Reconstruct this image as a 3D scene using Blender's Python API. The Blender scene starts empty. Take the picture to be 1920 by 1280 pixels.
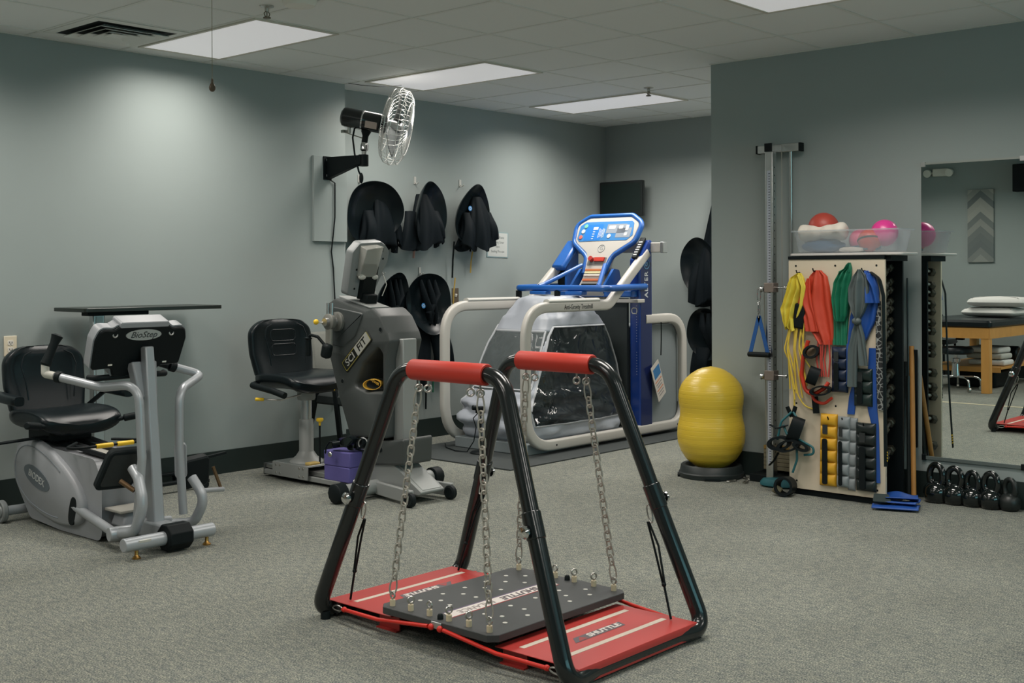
import bpy, bmesh, math, random
from mathutils import Vector, Matrix, Euler
random.seed(7)
PI = math.pi
sc = bpy.context.scene
COL = sc.collection

# ---------------------------------------------------------------- camera
cam_d = bpy.data.cameras.new('camera'); cam = bpy.data.objects.new('camera', cam_d); COL.objects.link(cam)
sc.camera = cam
cam_d.sensor_width = 36.0
cam_d.lens = 2224.0 / 1920.0 * 36.0
cam_d.shift_x = (960 - 955.5) / 1920.0
cam_d.shift_y = -(640 - 510.94) / 1920.0
cam_d.clip_start = 0.05
_yaw, _roll = math.radians(41.99), math.radians(0.22)
_F = Vector((math.cos(_yaw), math.sin(_yaw), 0)); _R = Vector((math.sin(_yaw), -math.cos(_yaw), 0)); _U = Vector((0, 0, 1))
_R2 = _R * math.cos(_roll) - _U * math.sin(_roll); _U2 = _U * math.cos(_roll) + _R * math.sin(_roll)
_m = Matrix((_R2, _U2, -_F)).transposed().to_4x4(); _m.translation = Vector((0, 0, 1.341))
cam.matrix_world = _m

# ---------------------------------------------------------------- world, view, ceiling lamps' light
w = bpy.data.worlds.new('world'); sc.world = w; w.use_nodes = True
w.node_tree.nodes['Background'].inputs[0].default_value = (0.33, 0.76, 0.82, 1)  # cool teal background, entering as fill through the added near-wall window
w.node_tree.nodes['Background'].inputs[1].default_value = 3.2
sc.view_settings.view_transform = 'Standard'
sc.view_settings.look = 'None'
sc.view_settings.exposure = 0.0
sc.view_settings.gamma = 1.0
LAMP_POWER = 26.0
LAMP_COLOR = (1.0, 0.94, 0.87)
# fixtures: (x, y) of the low corner, 0.61 x 1.22 m, long side along y
FIXTURES = [(3.885, 5.36), (5.72, 5.36), (7.545, 5.36), (5.10, 2.04),
            (2.06, 5.36), (-0.38, 5.36), (-0.99, 2.65), (3.27, 2.04), (0.84, 2.04), (5.10, -1.6), (2.66, -1.6), (0.23, -1.6), (8.2, 3.84)]  # unseen panels; those nearest the back wall added to brighten it
LAMP_GAIN = {2: 1.15, 3: 1.12, 12: 1.5}
CEIL = 2.743
for i, (fx, fy) in enumerate(FIXTURES):
    ld = bpy.data.lights.new('troffer_lamp', 'AREA'); ld.shape = 'RECTANGLE'; ld.size = 0.55; ld.size_y = 1.16
    ld.energy = LAMP_POWER * LAMP_GAIN.get(i, 1.0); ld.color = LAMP_COLOR; ld.spread = math.radians(150)
    lo = bpy.data.objects.new('troffer_lamp', ld); COL.objects.link(lo)
    lo.location = (fx + 0.305, fy + 0.61, CEIL - 0.012)

# ---------------------------------------------------------------- helpers
def S(r, g, b):
    def f(c):
        c /= 255.0
        return c / 12.92 if c <= 0.04045 else ((c + 0.055) / 1.055) ** 2.4
    return (f(r), f(g), f(b), 1.0)

MATS = {}
def mat(name, col, rough=0.5, metal=0.0, noise=0.0, nscale=40.0, bump=0.0, bscale=200.0, coat=0.0, spec=0.5, stretch=None):
    if name in MATS: return MATS[name]
    m = bpy.data.materials.new(name); m.use_nodes = True
    nt = m.node_tree; b = nt.nodes['Principled BSDF']
    b.inputs['Base Color'].default_value = col
    b.inputs['Roughness'].default_value = rough; b.inputs['Metallic'].default_value = metal
    b.inputs['Coat Weight'].default_value = coat; b.inputs['Specular IOR Level'].default_value = spec
    tc = nt.nodes.new('ShaderNodeTexCoord'); src = tc.outputs['Object']
    if stretch:
        mp = nt.nodes.new('ShaderNodeMapping'); mp.inputs['Scale'].default_value = stretch
        nt.links.new(src, mp.inputs['Vector']); src = mp.outputs['Vector']
    if noise > 0:
        n = nt.nodes.new('ShaderNodeTexNoise'); n.inputs['Scale'].default_value = nscale; n.inputs['Detail'].default_value = 4
        nt.links.new(src, n.inputs['Vector'])
        mx = nt.nodes.new('ShaderNodeMix'); mx.data_type = 'RGBA'
        mx.inputs[6].default_value = tuple(c * (1 - noise) for c in col[:3]) + (1,)
        mx.inputs[7].default_value = tuple(min(1, c * (1 + noise)) for c in col[:3]) + (1,)
        nt.links.new(n.outputs['Fac'], mx.inputs[0]); nt.links.new(mx.outputs[2], b.inputs['Base Color'])
    if bump > 0:
        n2 = nt.nodes.new('ShaderNodeTexNoise'); n2.inputs['Scale'].default_value = bscale; n2.inputs['Detail'].default_value = 3
        nt.links.new(src, n2.inputs['Vector'])
        bp = nt.nodes.new('ShaderNodeBump'); bp.inputs['Strength'].default_value = bump; bp.inputs['Distance'].default_value = 0.002
        nt.links.new(n2.outputs['Fac'], bp.inputs['Height']); nt.links.new(bp.outputs['Normal'], b.inputs['Normal'])
    MATS[name] = m
    return m

def clear_mat(name, tint, alpha, rough=0.05, wrinkle=0.0):
    """see-through plastic film: part transparent, part glossy/diffuse"""
    m = bpy.data.materials.new(name); m.use_nodes = True; nt = m.node_tree
    b = nt.nodes['Principled BSDF']; out = nt.nodes['Material Output']
    b.inputs['Base Color'].default_value = tint; b.inputs['Roughness'].default_value = rough
    tr = nt.nodes.new('ShaderNodeBsdfTransparent'); mx = nt.nodes.new('ShaderNodeMixShader')
    mx.inputs[0].default_value = alpha
    if wrinkle:
        tc = nt.nodes.new('ShaderNodeTexCoord'); n = nt.nodes.new('ShaderNodeTexNoise'); n.inputs['Scale'].default_value = 5.0; n.inputs['Detail'].default_value = 2.0; n.inputs['Distortion'].default_value = 1.2
        bp = nt.nodes.new('ShaderNodeBump'); bp.inputs['Strength'].default_value = wrinkle; bp.inputs['Distance'].default_value = 0.05
        nt.links.new(tc.outputs['Object'], n.inputs['Vector']); nt.links.new(n.outputs['Fac'], bp.inputs['Height']); nt.links.new(bp.outputs['Normal'], b.inputs['Normal'])
    nt.links.new(tr.outputs[0], mx.inputs[1]); nt.links.new(b.outputs[0], mx.inputs[2]); nt.links.new(mx.outputs[0], out.inputs[0])
    MATS[name] = m
    return m

def rotm(axis_from, axis_to):
    return Vector(axis_from).rotation_difference(Vector(axis_to)).to_matrix()

def fillet(pts, r, n=6, closed=False):
    """round the corners of a polyline"""
    P = [Vector(p) for p in pts]; out = []; N = len(P)
    for i, p in enumerate(P):
        if not closed and i in (0, N - 1): out.append(p); continue
        rr = r[i] if isinstance(r, (list, tuple)) else r
        a = P[i - 1] - p; b = P[(i + 1) % N] - p
        la, lb = a.length, b.length; a.normalize(); b.normalize()
        ang = a.angle(b) if la > 1e-6 and lb > 1e-6 else PI
        if rr <= 0 or abs(ang - PI) < 0.02: out.append(p); continue
        t = min(rr / math.tan(ang / 2), la * 0.49, lb * 0.49)
        p0, p2 = p + a * t, p + b * t
        for k in range(n + 1):
            u = k / n
            out.append(p0 * (1 - u) ** 2 + p * 2 * u * (1 - u) + p2 * u ** 2)
    return out

def rrect(w, h, r, n=5):
    o = []
    for cx, cy, a0 in ((w/2-r, h/2-r, 0), (-w/2+r, h/2-r, PI/2), (-w/2+r, -h/2+r, PI), (w/2-r, -h/2+r, 1.5*PI)):
        for k in range(n + 1):
            a = a0 + PI/2*k/n; o.append((cx + r*math.cos(a), cy + r*math.sin(a)))
    return o

def ell(a, b, n=32, p=2.0):
    o = []
    for k in range(n):
        t = 2*PI*k/n; c, s = math.cos(t), math.sin(t)
        o.append((a*math.copysign(abs(c)**(2/p), c), b*math.copysign(abs(s)**(2/p), s)))
    return o

class MB:
    """mesh builder: collects geometry, then links it as ONE object"""
    def __init__(self): self.v = []; self.f = []; self.mi = []
    def add(self, vs, fs, M=None, mi=0):
        o = len(self.v)
        for p in vs:
            p = Vector(p); self.v.append(M @ p if M is not None else p)
        for f in fs: self.f.append([i + o for i in f]); self.mi.append(mi)
        return self
    def box(self, c, s, M=None, mi=0, rot=None):
        x, y, z = s[0]/2, s[1]/2, s[2]/2
        vs = [Vector((a*x, b*y, d*z)) for a in (-1, 1) for b in (-1, 1) for d in (-1, 1)]
        if rot is not None: R = Euler(rot).to_matrix(); vs = [R @ v for v in vs]
        vs = [v + Vector(c) for v in vs]
        return self.add(vs, [(0,1,3,2),(4,6,7,5),(0,4,5,1),(2,3,7,6),(0,2,6,4),(1,5,7,3)], M, mi)
    def b2(self, lo, hi, mi=0):
        return self.box([(a+b)/2 for a, b in zip(lo, hi)], [abs(b-a) for a, b in zip(lo, hi)], None, mi)
    def beam(self, p0, p1, w, h, up=(0,0,1), mi=0, w1=None, h1=None):
        p0, p1 = Vector(p0), Vector(p1); d = (p1-p0).normalized(); u = Vector(up)
        s = d.cross(u).normalized(); u = s.cross(d).normalized()
        w1 = w if w1 is None else w1; h1 = h if h1 is None else h1
        vs = [p0+s*w/2*a+u*h/2*b for a, b in ((-1,-1),(1,-1),(1,1),(-1,1))] + [p1+s*w1/2*a+u*h1/2*b for a, b in ((-1,-1),(1,-1),(1,1),(-1,1))]
        return self.add(vs, [(3,2,1,0),(4,5,6,7),(0,1,5,4),(1,2,6,5),(2,3,7,6),(3,0,4,7)], None, mi)
    def cyl(self, p0, p1, r, r1=None, n=20, mi=0, cap=True):
        p0, p1 = Vector(p0), Vector(p1); r1 = r if r1 is None else r1
        R = rotm((0,0,1), p1-p0); vs = []
        for p, q in ((p0, r), (p1, r1)):
            for k in range(n):
                a = 2*PI*k/n; vs.append(p + R @ Vector((q*math.cos(a), q*math.sin(a), 0)))
        fs = [(k, (k+1) % n, n+(k+1) % n, n+k) for k in range(n)]
        if cap: fs += [tuple(range(n-1, -1, -1)), tuple(range(n, 2*n))]
        return self.add(vs, fs, None, mi)
    def tube(self, pts, r, n=12, closed=False, mi=0, cap=True, flat=None):
        P = [Vector(p) for p in pts]; N = len(P); rings = []
        T = []
        for i in range(N):
            a = P[i-1] if (i > 0 or closed) else P[i]; b = P[(i+1) % N] if (i < N-1 or closed) else P[i]
            T.append((b-a).normalized())
        ref = Vector((0,0,1)) if abs(T[0].z) < 0.9 else Vector((1,0,0))
        u = T[0].cross(ref).normalized(); base = len(self.v)
        for i in range(N):
            if i > 0:
                q = T[i-1].rotation_difference(T[i]); u = (q @ u); u = (u - T[i]*u.dot(T[i])).normalized()
            v = T[i].cross(u); rr = r[i] if isinstance(r, (list, tuple)) else r
            fl = flat or 1.0
            for k in range(n):
                a = 2*PI*k/n; self.v.append(P[i] + u*rr*math.cos(a) + v*rr*fl*math.sin(a))
        M = N if closed else N-1
        for i in range(M):
            j = (i+1) % N
            for k in range(n):
                self.f.append([base+i*n+k, base+i*n+(k+1) % n, base+j*n+(k+1) % n, base+j*n+k]); self.mi.append(mi)
        if cap and not closed:
            self.f.append([base+k for k in range(n-1, -1, -1)]); self.mi.append(mi)
            self.f.append([base+(N-1)*n+k for k in range(n)]); self.mi.append(mi)
        return self
    def loft(self, rings, cap=True, closed=True, mi=0, mif=None):
        base = len(self.v); n = len(rings[0])
        for r in rings: self.v += [Vector(p) for p in r]
        kk = n if closed else n-1
        for i in range(len(rings)-1):
            for k in range(kk):
                self.f.append([base+i*n+k, base+i*n+(k+1) % n, base+(i+1)*n+(k+1) % n, base+(i+1)*n+k])
                self.mi.append(mif(i, k) if mif else mi)
        if cap and closed:
            self.f.append([base+k for k in range(n-1, -1, -1)]); self.mi.append(mi)
            self.f.append([base+(len(rings)-1)*n+k for k in range(n)]); self.mi.append(mi)
        return self
    def lathe(self, prof, c=(0,0,0), axis=(0,0,1), n=32, mi=0, cap=True):
        R = rotm((0,0,1), axis); c = Vector(c)
        return self.loft([[c + R @ Vector((r*math.cos(2*PI*k/n), r*math.sin(2*PI*k/n), z)) for k in range(n)] for r, z in prof], cap, True, mi)
    def plate(self, outline, prof, M=None, mi=0):
        """outline (CCW 2-D) pushed in by inset at each height: prof = [(inset, z), ...]"""
        n = len(outline); O = [Vector((p[0], p[1], 0)) for p in outline]; nr = []
        for i in range(n):
            a = O[i]-O[i-1]; b = O[(i+1) % n]-O[i]
            if a.length < 1e-9: a = b
            if b.length < 1e-9: b = a
            t = (a.normalized()+b.normalized())
            t = t.normalized() if t.length > 1e-6 else a.normalized()
            nr.append(Vector((-t.y, t.x, 0)))
        rings = []
        for ins, z in prof: rings.append([O[i]+nr[i]*ins+Vector((0,0,z)) for i in range(n)])
        if M is not None: rings = [[M @ p for p in r] for r in rings]
        return self.loft(rings, True, True, mi)
    def pocket(self, outline, prof, hole, wall, M):
        """plate with a blind recess: wall = [(inset, z), ...] from the rim down to the recess floor"""
        from mathutils.geometry import tessellate_polygon
        a = MB(); a.plate(outline, prof); n = len(outline); a.f.pop()
        b = MB(); b.plate(hole, wall); m = len(hole); top = a.v[-n:]
        b.f = [f for f in b.f if f != list(range(m-1, -1, -1))]
        rim = b.v[:m]; tri = tessellate_polygon([[p.copy() for p in top], [p.copy() for p in rim]])
        o = len(a.v); oa = o-n
        a.add(b.v, b.f)
        for t in tri: a.f.append([oa+i if i < n else o+i-n for i in t]); a.mi.append(0)
        return self.add(a.v, a.f, M)
    def sphere(self, c, r, n=24, m=14, sc3=(1,1,1), M=None, mi=0):
        rings = []
        for j in range(m+1):
            t = PI*j/m; rr = max(math.sin(t), 0.004)
            ring = [Vector((rr*math.cos(2*PI*k/n)*r*sc3[0], rr*math.sin(2*PI*k/n)*r*sc3[1], -math.cos(t)*r*sc3[2])) for k in range(n)]
            if M is not None: ring = [M @ p for p in ring]
            rings.append([p + Vector(c) for p in ring])
        return self.loft(rings, True, True, mi)
    def torus(self, c, R, r, axis=(0,0,1), n=28, m=10, mi=0, sx=1.0, sy=1.0, updir=None):
        Q = rotm((0,0,1), axis); pts = [Vector(c) + Q @ Vector((R*sx*math.cos(2*PI*k/n), R*sy*math.sin(2*PI*k/n), 0)) for k in range(n)]
        return self.tube(pts, r, m, True, mi)
    def grid(self, fn, nu, nv, mi=0, mif=None):
        base = len(self.v)
        for i in range(nu+1):
            for j in range(nv+1): self.v.append(Vector(fn(i/nu, j/nv)))
        for i in range(nu):
            for j in range(nv):
                a = base+i*(nv+1)+j
                self.f.append([a, a+nv+1, a+nv+2, a+1]); self.mi.append(mif(i, j) if mif else mi)
        return self
    def build(self, name, mats, parent=None, bevel=0.0, seg=2, sub=0, solid=0.0, ang=40, flat=False):
        me = bpy.data.meshes.new(name)
        me.from_pydata([tuple(p) for p in self.v], [], self.f)
        if not isinstance(mats, (list, tuple)): mats = [mats]
        for m in mats: me.materials.append(m)
        if len(mats) > 1: me.polygons.foreach_set('material_index', self.mi)
        bm = bmesh.new(); bm.from_mesh(me)
        bmesh.ops.recalc_face_normals(bm, faces=bm.faces)
        bm.to_mesh(me); bm.free()
        if not flat:
            me.polygons.foreach_set('use_smooth', [True]*len(me.polygons))
            me.set_sharp_from_angle(angle=math.radians(ang))
        me.update()
        o = bpy.data.objects.new(name, me); COL.objects.link(o)
        if solid:
            s = o.modifiers.new('solid', 'SOLIDIFY'); s.thickness = solid; s.offset = 0
        if bevel:
            b = o.modifiers.new('bevel', 'BEVEL'); b.width = bevel; b.segments = seg; b.limit_method = 'ANGLE'; b.angle_limit = math.radians(35)
        if sub:
            s = o.modifiers.new('sub', 'SUBSURF'); s.levels = sub; s.render_levels = sub
        if parent is not None:
            o.parent = parent; o.matrix_parent_inverse = wm(parent).inverted()
        return o

def wm(o):
    M = o.matrix_basis.copy()
    if o.parent is not None: M = wm(o.parent) @ o.matrix_parent_inverse @ M
    return M

def text_mb(s, size, M, shear=0.0, ext=0.0006, space=1.0, bold=0.0, xs=1.0):
    """built-in font lettering as mesh, centred, in the local xy plane of M"""
    cu = bpy.data.curves.new('lettering', 'FONT'); cu.body = s; cu.size = size; cu.shear = shear; cu.extrude = ext
    cu.align_x = 'CENTER'; cu.align_y = 'CENTER'; cu.space_character = space; cu.offset = bold; cu.resolution_u = 3
    ob = bpy.data.objects.new('lettering', cu); COL.objects.link(ob)
    bpy.context.view_layer.update()
    me = bpy.data.meshes.new_from_object(ob.evaluated_get(bpy.context.evaluated_depsgraph_get()))
    mb = MB(); mb.add([Vector((v.co.x*xs, v.co.y, v.co.z)) for v in me.vertices], [list(p.vertices) for p in me.polygons], M)
    bpy.data.objects.remove(ob); bpy.data.curves.remove(cu); bpy.data.meshes.remove(me)
    return mb

def frame(o, xdir, ydir):
    """matrix whose local x, y axes lie along xdir, ydir"""
    x = Vector(xdir).normalized(); z = x.cross(Vector(ydir)).normalized(); y = z.cross(x)
    M = Matrix((x, y, z)).transposed().to_4x4(); M.translation = Vector(o)
    return M

def tag(o, label, cat, group=None):
    o['label'] = label; o['category'] = cat
    if group: o['group'] = group
    return o
def thing(name, label, cat, loc=(0,0,0), group=None):
    o = bpy.data.objects.new(name, None); COL.objects.link(o); o.location = loc; o.empty_display_size = 0.1
    return tag(o, label, cat, group)
def struct(o):
    o['kind'] = 'structure'; return o
def dup(root, loc=None, rot=None, label=None):
    def cp(o, par):
        c = o.copy(); COL.objects.link(c)
        if par is not None: c.parent = par
        for ch in [k for k in bpy.data.objects if k.parent == o]: cp(ch, c)
        return c
    r = cp(root, None)
    if loc is not None: r.location = loc
    if rot is not None: r.rotation_euler = rot
    if label: r['label'] = label
    return r

# ---------------------------------------------------------------- common materials
M_black = mat('black_paint', (0.006, 0.0085, 0.009, 1), 0.22, coat=0.3)
M_blackm = mat('black_matte', (0.006, 0.009, 0.010, 1), 0.5, spec=0.16)
M_rubber = mat('black_rubber', (0.007, 0.011, 0.012, 1), 0.55, spec=0.18)
M_vinyl = mat('black_vinyl', (0.006, 0.010, 0.012, 1), 0.30, bump=0.10, bscale=900, spec=0.28)
M_red = mat('red_paint', S(174, 54, 49), 0.42)
M_redvinyl = mat('red_vinyl', S(190, 52, 37), 0.5, bump=0.06, bscale=300)
M_zinc = mat('zinc', S(190, 188, 182), 0.32, 1.0, noise=0.1, nscale=60)
M_chrome = mat('chrome', S(215, 215, 215), 0.12, 1.0)
M_alu = mat('aluminium', S(196, 198, 198), 0.35, 1.0, noise=0.06, nscale=30)
M_silver = mat('silver_paint', S(168, 172, 176), 0.38, 0.35)
M_white = mat('white_plastic', S(225, 222, 212), 0.4)
M_offwhite = mat('offwhite_plastic', S(222, 212, 188), 0.45)
M_yellow = mat('yellow_plastic', S(240, 196, 40), 0.4)
M_greydk = mat('charcoal_plastic', S(70, 74, 73), 0.42, bump=0.05, bscale=700)
M_brass = mat('brass', S(180, 140, 80), 0.35, 1.0)
# ================================================================ the room
def carpet_mat():
    m = bpy.data.materials.new('carpet'); m.use_nodes = True; nt = m.node_tree; b = nt.nodes['Principled BSDF']
    b.inputs['Roughness'].default_value = 1.0; b.inputs['Specular IOR Level'].default_value = 0.05
    tc = nt.nodes.new('ShaderNodeTexCoord')
    def noise(scale, stretch, detail=2.0):
        mp = nt.nodes.new('ShaderNodeMapping'); mp.inputs['Scale'].default_value = stretch; mp.inputs['Rotation'].default_value = (0, 0, 0.0)
        n = nt.nodes.new('ShaderNodeTexNoise'); n.inputs['Scale'].default_value = scale; n.inputs['Detail'].default_value = detail
        nt.links.new(tc.outputs['Object'], mp.inputs['Vector']); nt.links.new(mp.outputs['Vector'], n.inputs['Vector'])
        return n
    n1 = noise(170, (1, 1, 1), 3.0); n2 = noise(60, (1.0, 0.35, 1), 3.0); n3 = noise(2.2, (1, 1, 1), 3.0)
    cr = nt.nodes.new('ShaderNodeValToRGB'); e = cr.color_ramp.elements
    e[0].position = 0.30; e[0].color = S(78, 86, 86); e[1].position = 0.70; e[1].color = S(176, 176, 163)
    k = e.new(0.5); k.color = S(124, 127, 121)
    nt.links.new(n1.outputs['Fac'], cr.inputs['Fac'])
    cr2 = nt.nodes.new('ShaderNodeValToRGB'); e2 = cr2.color_ramp.elements
    e2[0].position = 0.36; e2[0].color = (0.74, 0.76, 0.79, 1); e2[1].position = 0.66; e2[1].color = (1.12, 1.10, 1.04, 1)
    nt.links.new(n2.outputs['Fac'], cr2.inputs['Fac'])
    cr3 = nt.nodes.new('ShaderNodeValToRGB'); e3 = cr3.color_ramp.elements
    e3[0].position = 0.3; e3[0].color = (0.9, 0.9, 0.9, 1); e3[1].position = 0.7; e3[1].color = (1.06, 1.06, 1.06, 1)
    nt.links.new(n3.outputs['Fac'], cr3.inputs['Fac'])
    a = nt.nodes.new('ShaderNodeMix'); a.data_type = 'RGBA'; a.blend_type = 'MULTIPLY'; a.inputs[0].default_value = 1
    c = nt.nodes.new('ShaderNodeMix'); c.data_type = 'RGBA'; c.blend_type = 'MULTIPLY'; c.inputs[0].default_value = 1
    nt.links.new(cr.outputs[0], a.inputs[6]); nt.links.new(cr2.outputs[0], a.inputs[7])
    nt.links.new(a.outputs[2], c.inputs[6]); nt.links.new(cr3.outputs[0], c.inputs[7]); nt.links.new(c.outputs[2], b.inputs['Base Color'])
    bp = nt.nodes.new('ShaderNodeBump'); bp.inputs['Strength'].default_value = 0.55; bp.inputs['Distance'].default_value = 0.006
    nt.links.new(n1.outputs['Fac'], bp.inputs['Height']); nt.links.new(bp.outputs[0], b.inputs['Normal'])
    return m
M_carpet = carpet_mat()
M_wall = mat('sage_wall', S(149, 158, 156), 0.75, noise=0.03, nscale=3, bump=0.05, bscale=350, spec=0.25)
M_ceil = mat('ceiling_tile', S(226, 228, 226), 0.95, noise=0.07, nscale=420, bump=0.25, bscale=260, spec=0.1)
M_tbar = mat('ceiling_grid_paint', S(216, 217, 212), 0.6)
M_base = mat('green_black_base', S(30, 42, 40), 0.5)
XL, YN = -1.55, -4.2
YL, YR, XW, XR, XC, YC = 6.775, 6.967, 6.875, 9.13, 5.712, 4.35
T = 0.12
def wallbox(name, lo, hi, m=M_wall):
    return struct(MB().b2(lo, hi).build(name, m))
wallbox('floor', (XL-T, YN-T, -0.1), (XR+T, YR+T, 0), M_carpet)
wallbox('ceiling', (XL-T, YN-T, CEIL), (XR+T, YR+T, CEIL+0.1), M_ceil)
wallbox('wall_left', (XL-T, YL, 0), (XC, YL+0.35, CEIL))
wallbox('wall_recess', (XC, YR, 0), (XR+T, YR+T, CEIL))
wallbox('wall_far', (XR, YC-1.2, 0), (XR+T, YR, CEIL))
wallbox('wall_right', (XW, YN, 0), (XW+0.14, YC, CEIL))
wallbox('wall_passage', (XW+0.14, YC-1.2-T, 0), (XR+T, YC-1.2, CEIL))
wallbox('wall_back', (XL-T, YN, 0), (XL, YL, CEIL))
# unseen near wall; its wide window opening is added to let in cool fill
nb = MB(); nb.b2((XL-T, YN-T, 0), (XW+0.14, YN, 0.9)); nb.b2((XL-T, YN-T, 2.3), (XW+0.14, YN, CEIL))
nb.b2((XL-T, YN-T, 0.9), (0.3, YN, 2.3)); nb.b2((5.2, YN-T, 0.9), (XW+0.14, YN, 2.3))
struct(nb.build('wall_near', M_wall))
BH = 0.155
wallbox('baseboard_left', (XL, YL-0.012, 0), (XC, YL, BH), M_base)
wallbox('baseboard_recess', (XC, YR-0.012, 0), (XR, YR, BH), M_base)
wallbox('baseboard_right', (XW-0.012, YN, 0), (XW, YC, BH), M_base)
wallbox('baseboard_far', (XR-0.012, YC-1.2, 0), (XR, YR, BH), M_base)
wallbox('baseboard_back', (XL, YN, 0), (XL+0.012, YL, BH), M_base)
# exposed ceiling grid
g = MB(); xs = [3.275+0.61*k for k in range(-8, 10)]; ys = [5.36+0.61*k for k in range(-16, 4)]
for x in xs:
    if XL < x < XR: g.box((x, (YN+YR)/2, CEIL-0.0015), (0.022, YR-YN, 0.004))
for y in ys:
    if YN < y < YR: g.box(((XL+XR)/2, y, CEIL-0.0012), (XR-XL, 0.022, 0.0035))
for lo, hi in (((XL, YL-0.02), (XC, YL)), ((XC, YR-0.02), (XR, YR)), ((XW-0.02, YN), (XW, YC))):
    g.b2((lo[0], lo[1], CEIL-0.004), (hi[0], hi[1], CEIL-0.0005))
struct(g.build('trim_1', M_tbar))
struct(MB().b2((1.73, YN, 0), (1.765, YL-0.012, 0.004)).build('trim_2', mat('seam_strip', S(210, 200, 170), 0.5)))

# ceiling fixtures
M_diff = bpy.data.materials.new('lit_diffuser'); M_diff.use_nodes = True
_b = M_diff.node_tree.nodes['Principled BSDF']; _b.inputs['Base Color'].default_value = (0.8, 0.8, 0.8, 1); _b.inputs['Roughness'].default_value = 0.6
_b.inputs['Emission Color'].default_value = (1.0, 0.985, 1.0, 1); _b.inputs['Emission Strength'].default_value = 0.31
M_tframe = mat('troffer_frame', S(200, 196, 184), 0.5)
LBL = ['lit ceiling panel nearest the vent, above the seated stepper', 'lit ceiling panel above and behind the wall fan',
       'lit ceiling panel farthest back, above the treadmill screen', 'lit ceiling panel cut by the top edge of the photo, right of middle']
for i, (fx, fy) in enumerate(FIXTURES):
    t = thing('ceiling_light', LBL[i] if i < 4 else ('lit ceiling panel hidden behind the right wall over the passage' if fx > 7 else 'unseen lit ceiling panel behind the camera'), 'light', (fx+0.305, fy+0.61, CEIL), 'recessed ceiling light panels')
    f = MB()
    for a, b_, c_, d_ in ((fx+.008, fy+.008, fx+.602, fy+.03), (fx+.008, fy+1.19, fx+.602, fy+1.212), (fx+.008, fy+.03, fx+.03, fy+1.19), (fx+.58, fy+.03, fx+.602, fy+1.19)):
        f.b2((a, b_, CEIL-0.011), (c_, d_, CEIL))
    f.build('frame', M_tframe, t, bevel=0.002)
    MB().b2((fx+.03, fy+.03, CEIL-0.007), (fx+.58, fy+1.19, CEIL-0.003)).build('diffuser', M_diff, t)

# supply air vent: four nested louvre rings
vx, vy = 3.58, 6.275
t = thing('air_vent', 'square louvred air vent in the ceiling at the top left', 'vent', (vx, vy, CEIL))
MB().box((vx, vy, CEIL-0.003), (0.50, 0.50, 0.004)).build('duct_opening', mat('vent_dark', (0.01, 0.014, 0.013, 1), 0.9), t)
def sqring(a, b, z0, z1):
    mb = MB(); q = ((-1,-1),(1,-1),(1,1),(-1,1))
    mb.loft([[(vx+s*h, vy+u*h, z) for s, u in q] for h, z in ((a, z0), (b, z1), (b, z1-0.003), (a, z0-0.003), (a, z0))], cap=False)
    return mb
sqring(0.295, 0.245, CEIL-0.004, CEIL-0.008).build('frame', M_tbar, t, flat=True)
for a in (0.215, 0.155, 0.095):
    sqring(a, a-0.045, CEIL-0.028, CEIL-0.008).build('louvre', M_tbar, t, flat=True)
MB().box((vx, vy, CEIL-0.026), (0.1, 0.1, 0.004)).build('centre_plate', M_tbar, t)
# sprinklers, alarm dome, bulb on a string, loose wire
def sprinkler(x, y, label):
    t = thing('fire_sprinkler', label, 'sprinkler', (x, y, CEIL), 'ceiling sprinklers')
    MB().lathe([(0.0, 0), (0.038, 0), (0.036, -0.006), (0.012, -0.012), (0.011, -0.03)], (x, y, CEIL)).build('escutcheon', M_zinc, t)
    b = MB()
    for s in (-1, 1): b.tube([(x+s*.006, y, CEIL-.028), (x+s*.018, y, CEIL-.04), (x+s*.012, y, CEIL-.055), (x, y, CEIL-.062)], 0.003, 8)
    b.cyl((x, y, CEIL-.06), (x, y, CEIL-.066), 0.02).cyl((x, y, CEIL-.03), (x, y, CEIL-.06), 0.003)
    b.build('deflector', mat('sprinkler_metal', S(120, 110, 96), 0.4, 0.8), t)
sprinkler(3.773, 5.10, 'small sprinkler head in the ceiling beside the vent panel')
sprinkler(7.408, 5.24, 'small sprinkler head over the farthest ceiling panel')
o = MB().lathe([(0.001, 0), (0.09, 0), (0.088, -0.018), (0.075, -0.035), (0.03, -0.042), (0.001, -0.043)], (3.80, 4.86, CEIL)).build('smoke_alarm', M_white)
tag(o, 'pale round alarm dome at the top edge of the photo', 'alarm')
t = thing('light_pull', 'thin hanging pull cord with small brown knob below ceiling', 'cord', (3.49, 5.18, CEIL))
MB().cyl((3.49, 5.18, CEIL), (3.49, 5.18, 2.335), 0.0016, n=6).build('string', mat('string', S(150, 140, 120), 0.8), t)
MB().lathe([(0.002, 0.06), (0.006, 0.052), (0.007, 0.035), (0.013, 0.025), (0.017, 0.012), (0.015, 0.0), (0.008, -0.008), (0.001, -0.01)], (3.49, 5.18, 2.28)).build('knob', mat('knob_wood', S(92, 76, 60), 0.4), t)
o = MB().tube([(5.70, 6.72, CEIL-.004), (5.76, 6.64, CEIL-.02), (5.86, 6.55, CEIL-.03), (6.0, 6.47, CEIL-.012)], 0.0022, 6).build('loose_wire', M_blackm)
tag(o, 'loose dark wire hanging along the ceiling above the fan', 'wire')

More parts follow.
